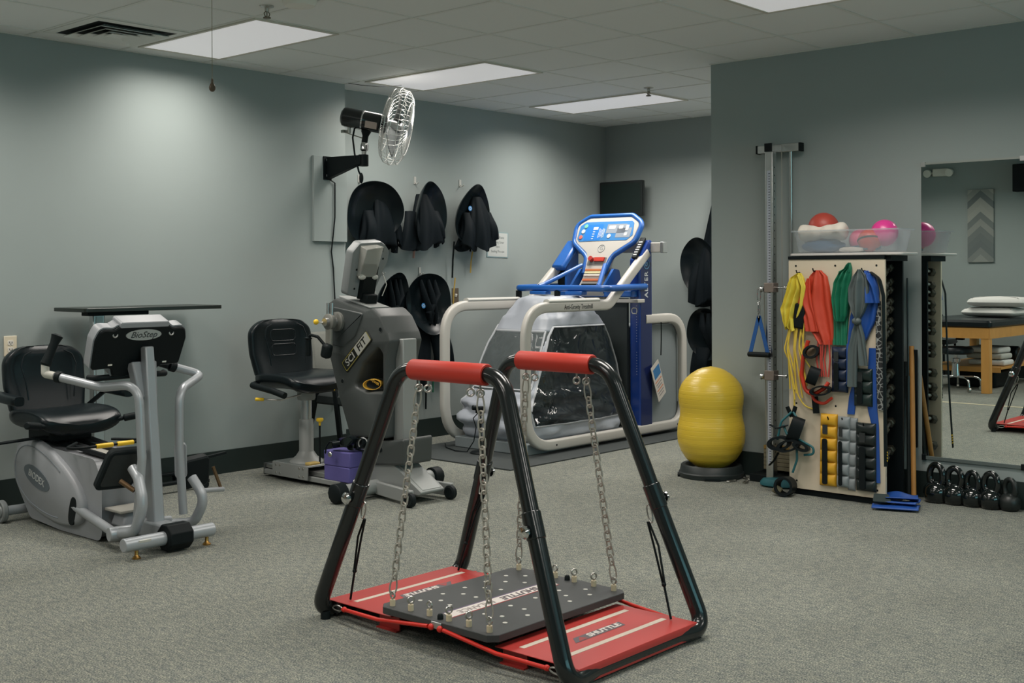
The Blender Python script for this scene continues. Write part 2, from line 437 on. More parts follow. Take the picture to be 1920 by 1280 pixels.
# outlet and switch
def wallplate(y, x, z, w_, h_, m, name, label, cat):
    t = thing(name, label, cat, (x, y, z))
    MB().box((x, y-0.004, z), (w_, 0.008, h_)).build('cover_plate', m, t, bevel=0.002)
    return t
t = wallplate(YL, 3.182, 0.925, 0.075, 0.118, M_offwhite, 'wall_outlet', 'cream wall outlet beside the black stepper seat', 'outlet')
for dz in (-0.02, 0.02):
    r = MB().plate(rrect(0.034, 0.03, 0.01), [(0, 0), (0, 0.002)], frame((3.182, YL-0.008, 0.925+dz), (1,0,0), (0,0,1))).build('receptacle', M_white, t)
    k = MB()
    for dx in (-0.007, 0.007): k.box((3.182+dx, YL-0.0105, 0.927+dz), (0.003, 0.002, 0.009))
    k.cyl((3.182, YL-0.0095, 0.918+dz), (3.182, YL-0.0115, 0.918+dz), 0.003, n=8)
    k.build('slots', M_blackm, r)
t = wallplate(YR, 7.057, 1.153, 0.075, 0.12, mat('bronze_plate', S(120, 108, 92), 0.4, 0.5), 'light_switch', 'bronze light switch plate behind the treadmill', 'switch')
MB().box((7.057, YR-0.011, 1.153), (0.02, 0.012, 0.024), rot=(0.3, 0, 0)).build('toggle', M_white, t, bevel=0.002)
# ================================================================ balance platform in the foreground
BX, BY = 3.32, 3.015
bal = thing('balance_platform', 'black framed swinging balance platform with red grips and red steps in the foreground', 'balance trainer', (BX, BY, 0))
def W(x, y, z): return Vector((BX+x, BY+y, z))
def legpt(sx, sy, z):
    t = (0.965-z)/0.865
    return W(sx*(0.30+0.09*t), sy*(0.262+0.338*t), z)
for sx in (-1, 1):
    bar = fillet([legpt(sx, 1, 0.47), legpt(sx, 1, 0.985)+Vector((0, 0.008, 0)), legpt(sx, -1, 0.985)-Vector((0, 0.008, 0)), legpt(sx, -1, 0.47)], [0, 0.12, 0.12, 0], 8)
    up = MB().tube(bar, 0.0285, 18).build('upper_frame', M_black, bal)
    zb = max(p.z for p in bar)
    y0, y1 = BY-0.188, BY+0.188; xb = BX+sx*0.299
    prof = [(0.0285, 0), (0.036, 0.0), (0.0385, 0.004), (0.0385, 0.372), (0.036, 0.376), (0.0285, 0.376)]
    MB().lathe(prof, (xb, y0, zb), (0, 1, 0), 24, cap=False).build('grip_sleeve', M_redvinyl, bal)
    for yy in (0.155, 0.108, -0.108, -0.155):
        e = MB().cyl((xb, BY+yy, zb-0.03), (xb, BY+yy, zb-0.052), 0.004, n=8).torus((xb, BY+yy, zb-0.066), 0.0125, 0.0042, (0.7, 0.7, 0), 16, 8)
        e.build('eye_bolt', M_zinc, bal)
for sy in (-1, 1):
    low = [legpt(-1, sy, 0.535)]
    p = [legpt(-1, sy, 0.535), legpt(-1, sy, 0.03), W(-0.24, sy*0.605, 0.034), W(0.24, sy*0.605, 0.034), legpt(1, sy, 0.03), legpt(1, sy, 0.535)]
    MB().tube(fillet(p, [0, 0.11, 0, 0, 0.11, 0], 8), 0.0305, 18).build('lower_frame', M_black, bal)
    for sx in (-1, 1):
        a, b = legpt(sx, sy, 0.46), legpt(sx, sy, 0.545); d = (b-a).normalized()
        MB().cyl(a, b, 0.0335, n=20).build('collar', M_black, bal, bevel=0.003)
        k = legpt(sx, sy, 0.49)
        o0 = Vector((-1, 0, 0)) if sx < 0 else Vector((1, 0, 0))
        MB().lathe([(0.006, 0.028), (0.006, 0.045), (0.021, 0.046), (0.023, 0.054), (0.017, 0.062), (0.001, 0.064)], k, o0, 18).build('lock_knob', M_chrome, bal)
        MB().cyl(W(sx*0.375, sy*0.605, 0.0), W(sx*0.375, sy*0.605, 0.03), 0.019, n=16).build('rubber_foot', M_rubber, bal)
        MB().cyl(W(sx*0.318, sy*0.605, 0.036), W(sx*0.33, sy*0.605, 0.036), 0.0285, n=16).build('sleeve_ring', M_alu, bal)
# red steps
M_stripe = mat('grip_stripe', S(198, 186, 172), 0.8, noise=0.1, nscale=300)
M_logo_dk = mat('logo_slate', S(92, 84, 88), 0.6)
M_logo_wh = mat('logo_white', S(205, 198, 192), 0.6)
for sy in (-1, 1):
    yo, yi = sy*0.60, sy*0.262
    s = MB()
    sec = [(yo+sy*0.032, 0.012), (yo+sy*0.034, 0.052), (yo+sy*0.028, 0.066), (yi, 0.066), (yi-sy*0.0, 0.0625), (yo+sy*0.026, 0.0625), (yo+sy*0.030, 0.05), (yo+sy*0.028, 0.012)]
    s.loft([[W(x, y, z) for y, z in sec] for x in (-0.345, 0.345)])
    st = s.build('step_plate', M_red, bal, bevel=0.0015)
    for x in (-0.30, 0.30):
        br = MB(); br.b2(W(x-0.003, min(yi, yi+sy*0.11), 0.004), W(x+0.003, max(yi, yi+sy*0.11), 0.0625)); br.b2(W(x-0.02, min(yi, yi+sy*0.11), 0), W(x+0.003, max(yi, yi+sy*0.11), 0.005))
        br.build('step_bracket', M_red, bal)
    for yy in (0.345, 0.515):
        o = MB().box(W(0, sy*yy, 0.0664), (0.60 if yy < .4 else 0.60, 0.023, 0.0012)).build('grip_stripe', M_stripe, bal)
    R = frame(W(0.01, sy*0.432, 0.0667), (sy*-1.0, 0, 0), (0, sy*-1.0, 0))
    lg = MB(); lg.add([(-0.15, -0.021, 0), (0.135, -0.021, 0), (0.15, 0.021, 0), (-0.115, 0.021, 0)], [(0, 1, 2, 3)], R)
    lg.build('logo_panel', M_logo_dk, bal)
    tri = MB(); tri.add([(-0.125, -0.016, 0.0004), (-0.075, -0.016, 0.0004), (-0.088, 0.016, 0.0004)], [(0, 1, 2)], R)
    tri.build('logo_mark', mat('logo_red', S(150, 60, 60), 0.6), bal)
    text_mb('SHUTTLE', 0.040, R @ Matrix.Translation((0.032, 0, 0.0004)), shear=0.25, bold=0.0016, xs=1.12).build('lettering', M_logo_wh, bal)
# swinging deck
ZD = 0.112; dx, dy = 0.385, 0.292
M_deck = mat('deck_black', S(58, 61, 61), 0.55, noise=0.15, nscale=60, bump=0.15, bscale=800)
M_nyl = mat('nylon_spacer', S(205, 190, 160), 0.5)
M_bolt = mat('bolt_head', S(190, 188, 180), 0.4)
ol = [(-dx+0.03, -dy), (dx-0.03, -dy), (dx, -dy+0.03), (dx, dy-0.03), (dx-0.03, dy), (-dx+0.03, dy), (-dx, dy-0.03), (-dx, -dy+0.03)]
deck = MB().plate(ol, [(0.002, ZD-0.026), (0, ZD-0.024), (0, ZD-0.002), (0.002, ZD)], Matrix.Translation((BX, BY, 0))).build('deck', M_deck, bal, ang=30)
BP = []
for yy in (0.215, 0.155, -0.155, -0.215):
    off = 0.05 if abs(yy) < 0.2 else 0
    for k in range(5): 
        x = -0.24 + 0.12*k + off
        if abs(x) < 0.31: BP.append((x, yy))
for k in range(4):
    for yy in (0.088, -0.088): BP.append((-0.21+0.14*k, yy))
for x, yy in BP: MB().cyl(W(x, yy, ZD-0.001), W(x, yy, ZD+0.002), 0.009, n=12).build('bolt_head', M_bolt, deck)
R = frame(W(0.0, 0, ZD+0.0006), (-1, 0, 0), (0, -1, 0))
def strip(x0, x1, y0, y1, z, m, sk=0.02, nm='logo_panel'):
    q = MB(); q.add([(x0, y0, z), (x1, y0, z), (x1+sk, y1, z), (x0+sk, y1, z)], [(0, 1, 2, 3)], R); q.build(nm, m, deck)
strip(-0.31, 0.29, -0.038, -0.031, 0, mat('logo_violet', S(96, 80, 110), 0.6)); strip(-0.30, 0.30, -0.030, 0.026, 0, M_logo_wh); strip(-0.29, 0.31, 0.027, 0.033, 0, mat('logo_red', S(150, 60, 60), 0.6))
text_mb('SHUTTLE', 0.05, R @ Matrix.Translation((-0.085, -0.001, 0.0004)), shear=0.25, bold=0.0016, xs=1.0).build('lettering', M_logo_dk, deck)
text_mb('BALANCE', 0.046, R @ Matrix.Translation((0.155, -0.001, 0.0004)), shear=0.25, xs=0.95).build('lettering', mat('logo_grey', S(140, 132, 130), 0.6), deck)
q = MB(); q.add([(-0.285, -0.024, 0.0004), (-0.225, -0.024, 0.0004), (-0.245, 0.022, 0.0004)], [(0, 1, 2)], R); q.build('logo_mark', mat('logo_red', S(150, 60, 60), 0.6), deck)
EYE = []
for sx in (-1, 1):
    for k in range(6):
        y = 0.245 - 0.098*k; x = sx*0.352
        p = W(x, y, ZD)
        s = MB().cyl(p, p+Vector((0, 0, 0.022)), 0.0105, n=14).build('spacer', M_nyl, deck)
        a = (1, 0, 0) if k in (0, 2, 5) else (0.4, 0.9, 0)
        e = MB().cyl(p+Vector((0, 0, .02)), p+Vector((0, 0, .027)), 0.0035, n=8).torus(p+Vector((0, 0, .039)), 0.0115, 0.0036, a, 16, 8)
        e.build('eye_bolt', M_zinc, deck)
        if k in (0, 5): EYE.append((sx, 1 if k == 0 else -1, p+Vector((0, 0, 0.048))))
    p = W(sx*0.356, -0.01, ZD); MB().lathe([(0.011, 0), (0.011, 0.012), (0.007, 0.019), (0.001, 0.02)], p).build('rubber_stop', M_rubber, deck)
    p = W(sx*0.387, -0.02, ZD-0.014); MB().box(p, (0.006, 0.05, 0.024)).build('strap_bracket', M_alu, deck, bevel=0.002)
# chains
M_galv = mat('galvanised', S(172, 168, 158), 0.5, 0.55, noise=0.2, nscale=120)
def chain(p0, p1, parent, hook_top=0.07, hook_bot=0.06):
    p0, p1 = Vector(p0), Vector(p1); d = (p1-p0); L = d.length; d.normalize()
    mb = MB()
    side = d.cross(Vector((0.5, 0.86, 0))).normalized(); side2 = d.cross(side).normalized()
    def link(c, ln, wd, r, s):
        pts = []
        for k in range(16):
            a = 2*PI*k/16; ca, sa = math.cos(a), math.sin(a)
            u = (ln/2-wd/2)*(1 if ca > 1e-6 else -1 if ca < -1e-6 else 0)
            pts.append(Vector(c) + d*(u+ca*wd/2) + s*(sa*wd/2))
        mb.tube(pts, r, 8, True)
    def snap(a, b, s):
        c = (a+b)/2; ln = (b-a).length+0.012
        pts = []
        for k in range(18):
            t = 2*PI*k/18; ww = 0.0135 - 0.005*math.cos(t)*1.0
            pts.append(c + d*(-math.cos(t)*ln/2) + s*(math.sin(t)*(0.0125-0.004*math.cos(t))))
        mb.tube(pts, 0.0032, 8, True)
    snap(p0, p0+d*hook_top, side)
    snap(p1-d*hook_bot, p1, side)
    a, b_ = p0+d*(hook_top-0.004), p1-d*(hook_bot-0.004); n = int((b_-a).length/0.0305); stp = (b_-a).length/n
    for k in range(n):
        s = side if k % 2 else side2
        link(a+d*(stp*(k+0.5)), stp+0.0105, 0.022, 0.0036, (s*0.9+(side2 if k % 2 else side)*0.43).normalized())
    return mb.build('chain', M_galv, parent)
for sx, sy, e in EYE:
    chain((BX+sx*0.299, BY+sy*0.155, 0.918), e, bal)
# elastic cords and red resistance tubes
for sx in (-1, 1):
    for sy in (-1, 1):
        a = legpt(sx, sy, 0.465) + Vector((-sx*0.02, -sy*0.035, 0)); b = W(sx*0.30, sy*0.545, 0.07)
        m = MB(); mid = a.lerp(b, 0.70)
        for s in (-1, 1): m.tube([a+Vector((0, s*.003, -.06)), a.lerp(mid, .5)+Vector((.004*s, s*.014, 0)), mid+Vector((0, s*.004, 0))], 0.0042, 8)
        m.tube([mid, b], 0.0045, 8); m.sphere(mid, 0.009, 10, 8)
        m.build('elastic_cord', M_blackm, bal)
        h = MB(); d = (mid-a).normalized(); sd = Vector((0, 1, 0))
        h.tube([a + d*(0.03-0.034*math.cos(2*PI*k/14)) + sd*(0.011*math.sin(2*PI*k/14)) for k in range(14)], 0.0028, 8, True)
        h.build('snap_hook', M_zinc, bal)
    x0 = sx*0.405
    for sy in (-1, 1):
        a = W(sx*0.36, sy*0.575, 0.045); b = W(sx*0.39, -0.02+sy*0.022, ZD-0.022)
        MB().tube([a.lerp(b, .1), a.lerp(b, .5)+Vector((sx*.012, 0, -.008)), a.lerp(b, 0.97)], [0.0075]*3, 10).sphere(a.lerp(b, .12), 0.011, 10, 8).sphere(b, 0.012, 10, 8).build('red_tube', mat('red_tubing', S(205, 40, 26), 0.4), bal)
        h = MB(); c = a.lerp(b, .045); d = (b-a).normalized()
        h.tube([c + d*(0.03*math.cos(2*PI*k/12)) + Vector((0, 0, 1))*(0.01*math.sin(2*PI*k/12)) for k in range(12)], 0.003, 8, True); h.build('snap_hook', M_zinc, bal)
# ================================================================ helpers for gym machines
def pad_ring(c, wd, th, along, up, side, bol=0.0, n=28, p=3.5, crown=0.0):
    """closed superellipse ring; bol lifts the sides (bolsters)"""
    out = []
    for u, v in ell(wd/2, th/2, n, p):
        k = abs(u)/(wd/2)
        out.append(Vector(c) + Vector(side)*u + Vector(up)*(v + bol*max(0, k-0.45)**1.5*2.5 + crown*(1-k*k)))
    return out
def seat_pads(cx, yf, yb, zs, zt, wd, parent, back_tilt=0.07, th=0.085, groove=True):
    """moulded black vinyl seat and backrest facing -y; yf/yb front/back of the cushion, zs top of cushion, zt top of back"""
    rings = []; N = 14
    for i in range(N+1):
        t = i/N; y = yf+(yb-yf)*t
        z = zs-th/2 - 0.035*(1-t)**6*1.0 + 0.01*math.sin(t*PI) - 0.012*t
        e = min(1, math.sin(min(1, t*6+0.12)*PI/2)); e2 = min(1, math.sin(min(1, (1-t)*8+0.3)*PI/2))
        rings.append(pad_ring((cx, y, z), wd*(0.90+0.1*e)*(1.0 if t < .8 else 1-0.12*(t-.8)/.2), th*(0.45+0.55*e)*e2, None, (0, 0, 1), (1, 0, 0), bol=0.03))
    s = MB().loft(rings).build('seat_cushion', M_vinyl, parent, sub=1, ang=80)
    rings = []; N = 18; z0 = zs-0.03
    for i in range(N+1):
        t = i/N; z = z0+(zt-z0)*t; y = yb-0.02+back_tilt*t + 0.035*math.sin(t*PI)*0.6
        tt = max(0.0, (t-0.72)/0.28); wtop = 1-0.42*tt**2.2
        e = math.sin(min(1, (1-t)*7+0.12)*PI/2); e2 = 0.72+0.28*min(1, t*3)
        rings.append(pad_ring((cx, y, z), wd*wtop*(0.90+0.10*min(1, t*2.5)), th*0.95*(0.35+0.65*e), None, (0, -1, 0), (1, 0, 0), bol=0.035*e2))
    bk = MB().loft(rings).build('backrest', M_vinyl, parent, sub=1, ang=80)
    for q in (-1, 1):
        Mq_ = frame((cx, yb-0.075, z0), (1, 0, 0), (0, back_tilt, zt-z0)); h = zt-z0
        pts = [Mq_ @ Vector((q*wd*u, h*v, 0.030-0.02*abs(v-.5)-0.055*0)) for u, v in ((.20, .92), (.30, .86), (.34, .70), (.30, .45), (.28, .2))]
        MB().tube(fillet(pts, .03), 0.004, 6).build('seam', M_vinyl, bk)
    return s, bk

# ================================================================ seated stepper on the left
st = thing('recumbent_stepper', 'grey and silver seated stepping machine with black vinyl seat at the far left', 'exercise machine', (3.19, 5.7, 0))
cx = 3.19
M_shell = mat('grey_shell', S(150, 153, 157), 0.42, noise=0.02, nscale=8, bump=0.04, bscale=600)
M_shell2 = mat('grey_shell_dark', S(118, 124, 130), 0.45)
# feet bars
b = MB().cyl((2.905, 5.05, 0.072), (3.395, 5.05, 0.072), 0.033, n=24).build('front_crossbar', M_silver, st, bevel=0.004)
MB().box((3.0, 5.018, 0.085), (0.06, 0.006, 0.012), rot=(0.3, 0, 0)).build('sticker', mat('sticker_white', S(200, 198, 190), 0.6), b)
M6 = frame((3.185-0.065, 5.05, 0.072), (0, 1, 0), (0, 0, 1))
MB().plate([(0.068*math.cos(2*PI*k/8+.39), 0.068*math.sin(2*PI*k/8+.39)) for k in range(8)], [(0.006, 0.0), (0, 0.006), (0, 0.124), (0.006, 0.13)], M6).build('hub_cover', M_blackm, st, bevel=0.006)
for x in (2.975, 3.36):
    MB().lathe([(0.001, 0.0), (0.02, 0.0), (0.02, 0.006), (0.012, 0.014), (0.009, 0.018), (0.009, 0.045)], (x, 5.05, 0)).build('levelling_foot', M_brass, st)
MB().b2((3.135, 5.07, 0.045), (3.235, 5.72, 0.125)).build('main_beam', M_silver, st, bevel=0.01)
MB().cyl((2.945, 6.335, 0.06), (3.435, 6.335, 0.06), 0.026, n=18).build('rear_crossbar', M_silver, st)
for x, s in ((2.925, -1), (3.455, 1)):
    MB().lathe([(0.001, -.018), (0.03, -.018), (0.034, -.010), (0.055, -.016), (0.061, -.010), (0.061, .010), (0.055, .016), (0.034, .010), (0.03, .018), (0.001, .018)], (x, 6.335, 0.061), (1, 0, 0), 28).build('transport_wheel', mat('wheel_grey', S(120, 124, 124), 0.4), st)
# housing: tapering shell, long profile in y-z
ol = fillet([(-5.50, 0.03, 0), (-5.50, 0.30, 0), (-5.56, 0.385, 0), (-5.95, 0.40, 0), (-6.30, 0.43, 0), (-6.36, 0.40, 0), (-6.36, 0.20, 0), (-6.22, 0.05, 0), (-5.9, 0.03, 0)], [.03, .03, .03, 0, .03, .03, .08, .05, 0], 5, True)
Mh = frame((cx, 0, 0), (0, -1, 0), (0, 0, 1))
hs = MB().plate([(-p.x*-1, p.y) for p in ol][::-1], [(0.025, -0.155), (0.008, -0.152), (0, -0.138), (0, 0.138), (0.008, 0.152), (0.025, 0.155)], Mh).build('housing', M_shell, st, ang=50)
# side cover: raised egg shape on each side, with a lip ring and a dark slot in front
for s in (1, -1):
    Ms = frame((cx-s*0.150, 5.985, 0.235), (0, -s*0.962, -0.27), (0, -s*0.27*-1*-1, 0.962)) if s == 1 else frame((cx+0.150, 5.985, 0.235), (0, 0.962, 0.27), (0, -0.27, 0.962))
    e = [(u*(1.0), v*(1.0-0.18*u/0.37)) for u, v in ell(0.385, 0.178, 44, 2.25)]
    cv = MB().plate(e, [(0, 0), (0, 0.022), (0.006, 0.034), (0.02, 0.042)], Ms).build('side_cover', M_shell, st, ang=50)
    if s == 1:
        pl = MB().plate([(u-0.10, v) for u, v in ell(0.145, 0.052, 36)], [(0, 0.042), (0.001, 0.0445)], Ms).build('logo_plate', mat('logo_plate_slate', S(92, 100, 106), 0.5), cv)
        text_mb('BIODEX', 0.052, Ms @ Matrix.Translation((-0.10, -0.001, 0.0452)) @ Matrix.Rotation(0.0, 4, 'Z'), xs=0.95).build('lettering', mat('logo_silver', S(190, 192, 190), 0.5), pl)
        e2 = [(u*1.0-0.02, v*(1.0-0.18*u/0.33)) for u, v in ell(0.33, 0.148, 44, 2.2)]
        rg = MB(); rg.tube([Ms @ Vector((u, v, 0.041)) for u, v in e2[8:38]], 0.004, 6); rg.build('rim_crease', M_shell2, cv)
        MB().plate([(u+0.30, v-0.02) for u, v in ell(0.034, 0.075, 24, 2.6)], [(0, -0.02), (0, 0.0435)], Ms).build('slot', M_blackm, cv)
# lower skirt
MB().plate(fillet([(5.54, 0.012, 0), (6.15, 0.012, 0), (6.2, 0.1, 0), (5.54, 0.12, 0)], 0.015, 3, True), [(0.004, -0.125), (0, -0.12), (0, 0.12), (0.004, 0.125)], frame((cx, 0, 0), (0, 1, 0), (0, 0, 1))).build('skirt', M_shell, st)
# rail on top and seat carriage
for x in (-0.055, 0.055): MB().beam((cx+x, 5.60, 0.407), (cx+x, 6.28, 0.445), 0.018, 0.02).build('seat_rail', M_blackm, st)
MB().beam((cx, 5.60, 0.398), (cx, 5.9, 0.414), 0.09, 0.008).build('rail_ruler', mat('ruler_grey', S(160, 158, 150), 0.5), st)
MB().box((cx, 6.20, 0.475), (0.24, 0.26, 0.075)).build('seat_carriage', M_blackm, st, bevel=0.012)
seat_pads(cx+0.01, 5.94, 6.40, 0.605, 0.945, 0.47, st, back_tilt=0.06, th=0.11)
for s in (-1, 1):
    a = MB(); a.loft([pad_ring((cx+0.02+s*0.315, 6.06+0.42*t, 0.675+0.02*t), 0.075*(.55+.45*math.sin(min(1, (t*4+.25))*PI/2)), 0.05, None, (0, 0, 1), (1, 0, 0), n=16) for t in (0, .08, .2, .5, .8, 1)])
    ar = a.build('armrest', M_vinyl, st, ang=80)
    MB().beam((cx+0.02+s*0.315, 6.32, 0.67), (cx+s*0.25, 6.44, 0.55), 0.03, 0.02).build('armrest_bracket', M_blackm, ar)
    MB().cyl((cx+s*0.16, 5.99, 0.535), (cx+s*0.24, 5.95, 0.55), 0.012, n=12).cyl((cx+s*0.24, 5.95, 0.55), (cx+s*0.33, 5.91, 0.566), 0.02, n=16).build('side_handle', M_rubber, st, bevel=0.006)
MB().beam((cx-0.40, 6.1, 0.462), (cx-0.1, 6.12, 0.47), 0.05, 0.008).build('adjust_lever', M_blackm, st)
# yellow adjustment bar
y = 5.63
MB().tube(fillet([(cx-0.10, y+.2, 0.46), (cx-0.235, y+0.05, 0.462), (cx-0.20, y-.01, 0.462), (cx+0.16, y-.01, 0.462), (cx+0.185, y+.05, 0.462), (cx+0.1, y+.2, 0.46)], 0.04), 0.0075, 10).build('adjust_bar', M_blackm, st)
for a, b in ((-0.105, -0.012), (0.012, 0.105)): MB().cyl((cx+a, y-.01, 0.462), (cx+b, y-.01, 0.462), 0.0125, n=14).build('adjust_bar_sleeve', M_yellow, st, bevel=0.003)
# step plate
MB().box((cx-0.02, 5.40, 0.168), (0.24, 0.16, 0.014)).build('step_plate', mat('step_grey', S(148, 146, 138), 0.7, noise=0.1, nscale=200), st, bevel=0.004)
MB().beam((cx-0.02, 5.40, 0.09), (cx-0.02, 5.40, 0.162), 0.2, 0.12, up=(0, 1, 0), w1=0.15, h1=0.1).build('step_riser', M_shell, st, bevel=0.01)
# mast and console
MB().beam((cx-0.005, 5.225, 0.10), (cx-0.005, 5.30, 0.98), 0.062, 0.075, up=(0, 1, 0), w1=0.05, h1=0.05).build('mast', M_silver, st, bevel=0.008)
MB().beam((cx-0.01, 5.30, 0.72), (cx-0.01, 5.345, 0.9), 0.10, 0.05, up=(0, 1, 0), w1=0.14, h1=0.06).build('neck_panel', M_shell, st, bevel=0.008)
Mc = frame((cx-0.03, 5.335, 0.975), (1, 0, 0), (0, -0.42, 1))   # local z points to -y
co = fillet([(-0.245, -0.11, 0), (-0.14, -0.105, 0), (-0.125, -0.15, 0), (0.0, -0.165, 0), (0.115, -0.15, 0), (0.13, -0.105, 0), (0.245, -0.10, 0), (0.255, 0.05, 0), (0.235, 0.118, 0), (0.165, 0.112, 0), (0.14, 0.128, 0), (-0.14, 0.128, 0), (-0.165, 0.112, 0), (-0.235, 0.118, 0), (-0.255, 0.05, 0)], [.02, .02, .02, .02, .02, .02, .02, .04, .05, .02, .02, .02, .02, .05, .04], 4, True)
MB().plate([(p.x, p.y) for p in co], [(0.02, -0.075), (0.0, -0.06), (0.0, -0.015), (-0.002, 0.0)], Mc).build('console_shell', M_shell, st, ang=40)
cb = MB().plate([(p.x, p.y) for p in co], [(0.006, 0.0), (0.006, 0.012), (0.012, 0.018)], Mc).build('console_back', M_blackm, st, ang=40)
MB().plate(rrect(0.27, 0.035, 0.012), [(0, -0.07), (0, 0.012), (0.004, 0.016)], Mc @ Matrix.Translation((0, 0.128, 0))).build('console_top', M_shell, st)
for s in (-1, 1):
    MB().torus(Mc @ Vector((s*0.155, 0.083, 0.016)), 0.012, 0.004, (0, -1, 0), 14, 6).build('cup_hook', M_alu, cb)
    MB().box((0, 0, 0), (0.022, 0.008, 0.004), Mc @ Matrix.Translation((s*0.15, -0.078, 0.019))).build('clip', M_white, cb)
lp = MB().plate(ell(0.098, 0.030, 32), [(0, 0.018), (0.001, 0.021)], Mc @ Matrix.Translation((0.0, 0.078, 0))).build('logo_plate', mat('logo_plate_grey', S(168, 172, 170), 0.5), cb)
text_mb('BioStep', 0.047, Mc @ Matrix.Translation((0.0, 0.079, 0.0218)), shear=0.22).build('lettering', mat('logo_ink', S(50, 56, 58), 0.6), lp)
for s in (-1, 1): MB().tube(fillet([(cx-.02+s*0.03, 5.38, .835), (cx-.02+s*0.19, 5.42, .828), (cx-.02+s*0.21, 5.47, .83)], .03), 0.015, 12).build('grip_bar', M_rubber, st)
# long handle arms
na = MB().tube(fillet([(3.06, 5.19, 0.13), (3.065, 5.15, 0.45), (3.06, 5.17, 0.81), (2.985, 5.38, 0.785), (2.87, 5.62, 0.835)], [0, .1, .1, .12, 0], 8), 0.0215, 16).build('handle_arm', M_silver, st)
MB().cyl((2.885, 5.592, 0.829), (2.871, 5.617, 0.834), 0.029, n=18).build('locking_collar', M_rubber, na, bevel=0.004)
MB().tube(fillet([(2.868, 5.625, 0.836), (2.842, 5.672, 0.845), (2.846, 5.68, 0.905)], .012), 0.02, 14).build('elbow', mat('elbow_pale', S(190, 188, 178), 0.5), na)
hp = MB().lathe([(0.020, 0), (0.027, 0.01), (0.023, 0.05), (0.021, 0.12), (0.027, 0.15), (0.030, 0.160), (0.014, 0.168), (0.001, 0.169)], (2.843, 5.678, 0.885), (0.42, -0.05, 1), 18).build('handle_grip', M_rubber, na)
fa = MB().tube(fillet([(3.35, 5.24, 0.13), (3.325, 5.235, 0.45), (3.325, 5.235, 0.755), (3.49, 5.36, 0.785), (3.60, 5.45, 0.805), (3.43, 5.47, 0.858)], [0, .1, .1, .1, .04, 0], 8), 0.0215, 16).build('handle_arm', M_silver, st)
MB().cyl((3.45, 5.468, 0.852), (3.42, 5.471, 0.861), 0.028, n=18).build('locking_collar', M_rubber, fa, bevel=0.004)
MB().cyl((3.42, 5.471, 0.861), (3.36, 5.55, 0.89), 0.02, n=14).build('handle_grip', M_rubber, fa)
# pedals on curved arms
pa = MB().tube(fillet([(2.99, 5.27, 0.085), (3.03, 5.16, 0.10), (3.035, 5.085, 0.24), (3.045, 5.15, 0.36), (3.05, 5.21, 0.40)], [0, .07, .13, .04, 0], 8), 0.0255, 16).build('pedal_arm', M_silver, st)
MB().tube([(2.99, 5.27, 0.085), (3.02, 5.72, 0.155)], 0.023, 16).build('drive_link', M_silver, st)
MB().cyl((2.955, 5.27, 0.085), (3.07, 5.25, 0.085), 0.035, n=20).build('pivot', M_silver, st, bevel=0.004)
Mp = frame((3.03, 5.29, 0.395), (0.97, -0.25, 0.0), (0.12, -0.30, 0.94)); Mp = Mp @ Matrix(((1, .34, 0, 0), (0, 1, 0, 0), (0, 0, 1, 0), (0, 0, 0, 1)))
pd = MB().plate(rrect(0.185, 0.20, 0.03), [(0.008, -0.025), (0, -0.018), (0, 0.018), (0.008, 0.025)], Mp).build('foot_pedal', M_rubber, st)
MB().plate(rrect(0.155, 0.165, 0.02), [(0, 0.0), (0.004, 0.03)], Mp).build('pedal_tread', mat('tread_dark', (0.012, 0.015, 0.014, 1), 0.6, noise=0.3, nscale=30), pd)
MB().tube([(2.99, 5.22, 0.345), (3.03, 5.16, 0.30)], 0.012, 10).build('pedal_pin', mat('bolt_bronze', S(110, 86, 60), 0.45, 0.6), pd)
pa2 = MB().tube(fillet([(3.37, 5.36, 0.06), (3.42, 5.25, 0.075), (3.44, 5.18, 0.2), (3.42, 5.27, 0.30)], [0, .07, .13, 0], 8), 0.0255, 16).build('pedal_arm', M_silver, st)
MB().cyl((3.36, 5.38, 0.07), (3.26, 5.38, 0.075), 0.03, n=18).build('pivot', M_silver, st)
Mq = frame((3.39, 5.325, 0.385), (0.80, -0.60, 0.0), (-0.22, -0.10, 0.97))
MB().plate(rrect(0.062, 0.20, 0.03), [(0.003, -0.009), (0, -0.006), (0, 0.006), (0.003, 0.009)], Mq).build('pedal_side_plate', M_silver, st)
Mq2 = frame((3.485, 5.345, 0.315), (0.96, -0.1, 0.12), (-0.1, -0.30, 0.90))
p2 = MB().plate(rrect(0.15, 0.17, 0.03), [(0.008, -0.025), (0, -0.018), (0, 0.018), (0.008, 0.025)], Mq2).build('foot_pedal', M_rubber, st)
MB().beam((3.50, 5.34, 0.375), (3.67, 5.34, 0.392), 0.02, 0.012).build('pedal_strap', M_blackm, p2)
MB().tube([(3.58, 5.32, 0.33), (3.62, 5.30, 0.20)], 0.009, 8).build('pedal_pin', mat('bolt_bronze', S(110, 86, 60), 0.45, 0.6), p2)
MB().tube([(3.44, 5.22, 0.235), (3.62, 5.29, 0.21)], 0.013, 10).build('pedal_axle', M_silver, st)

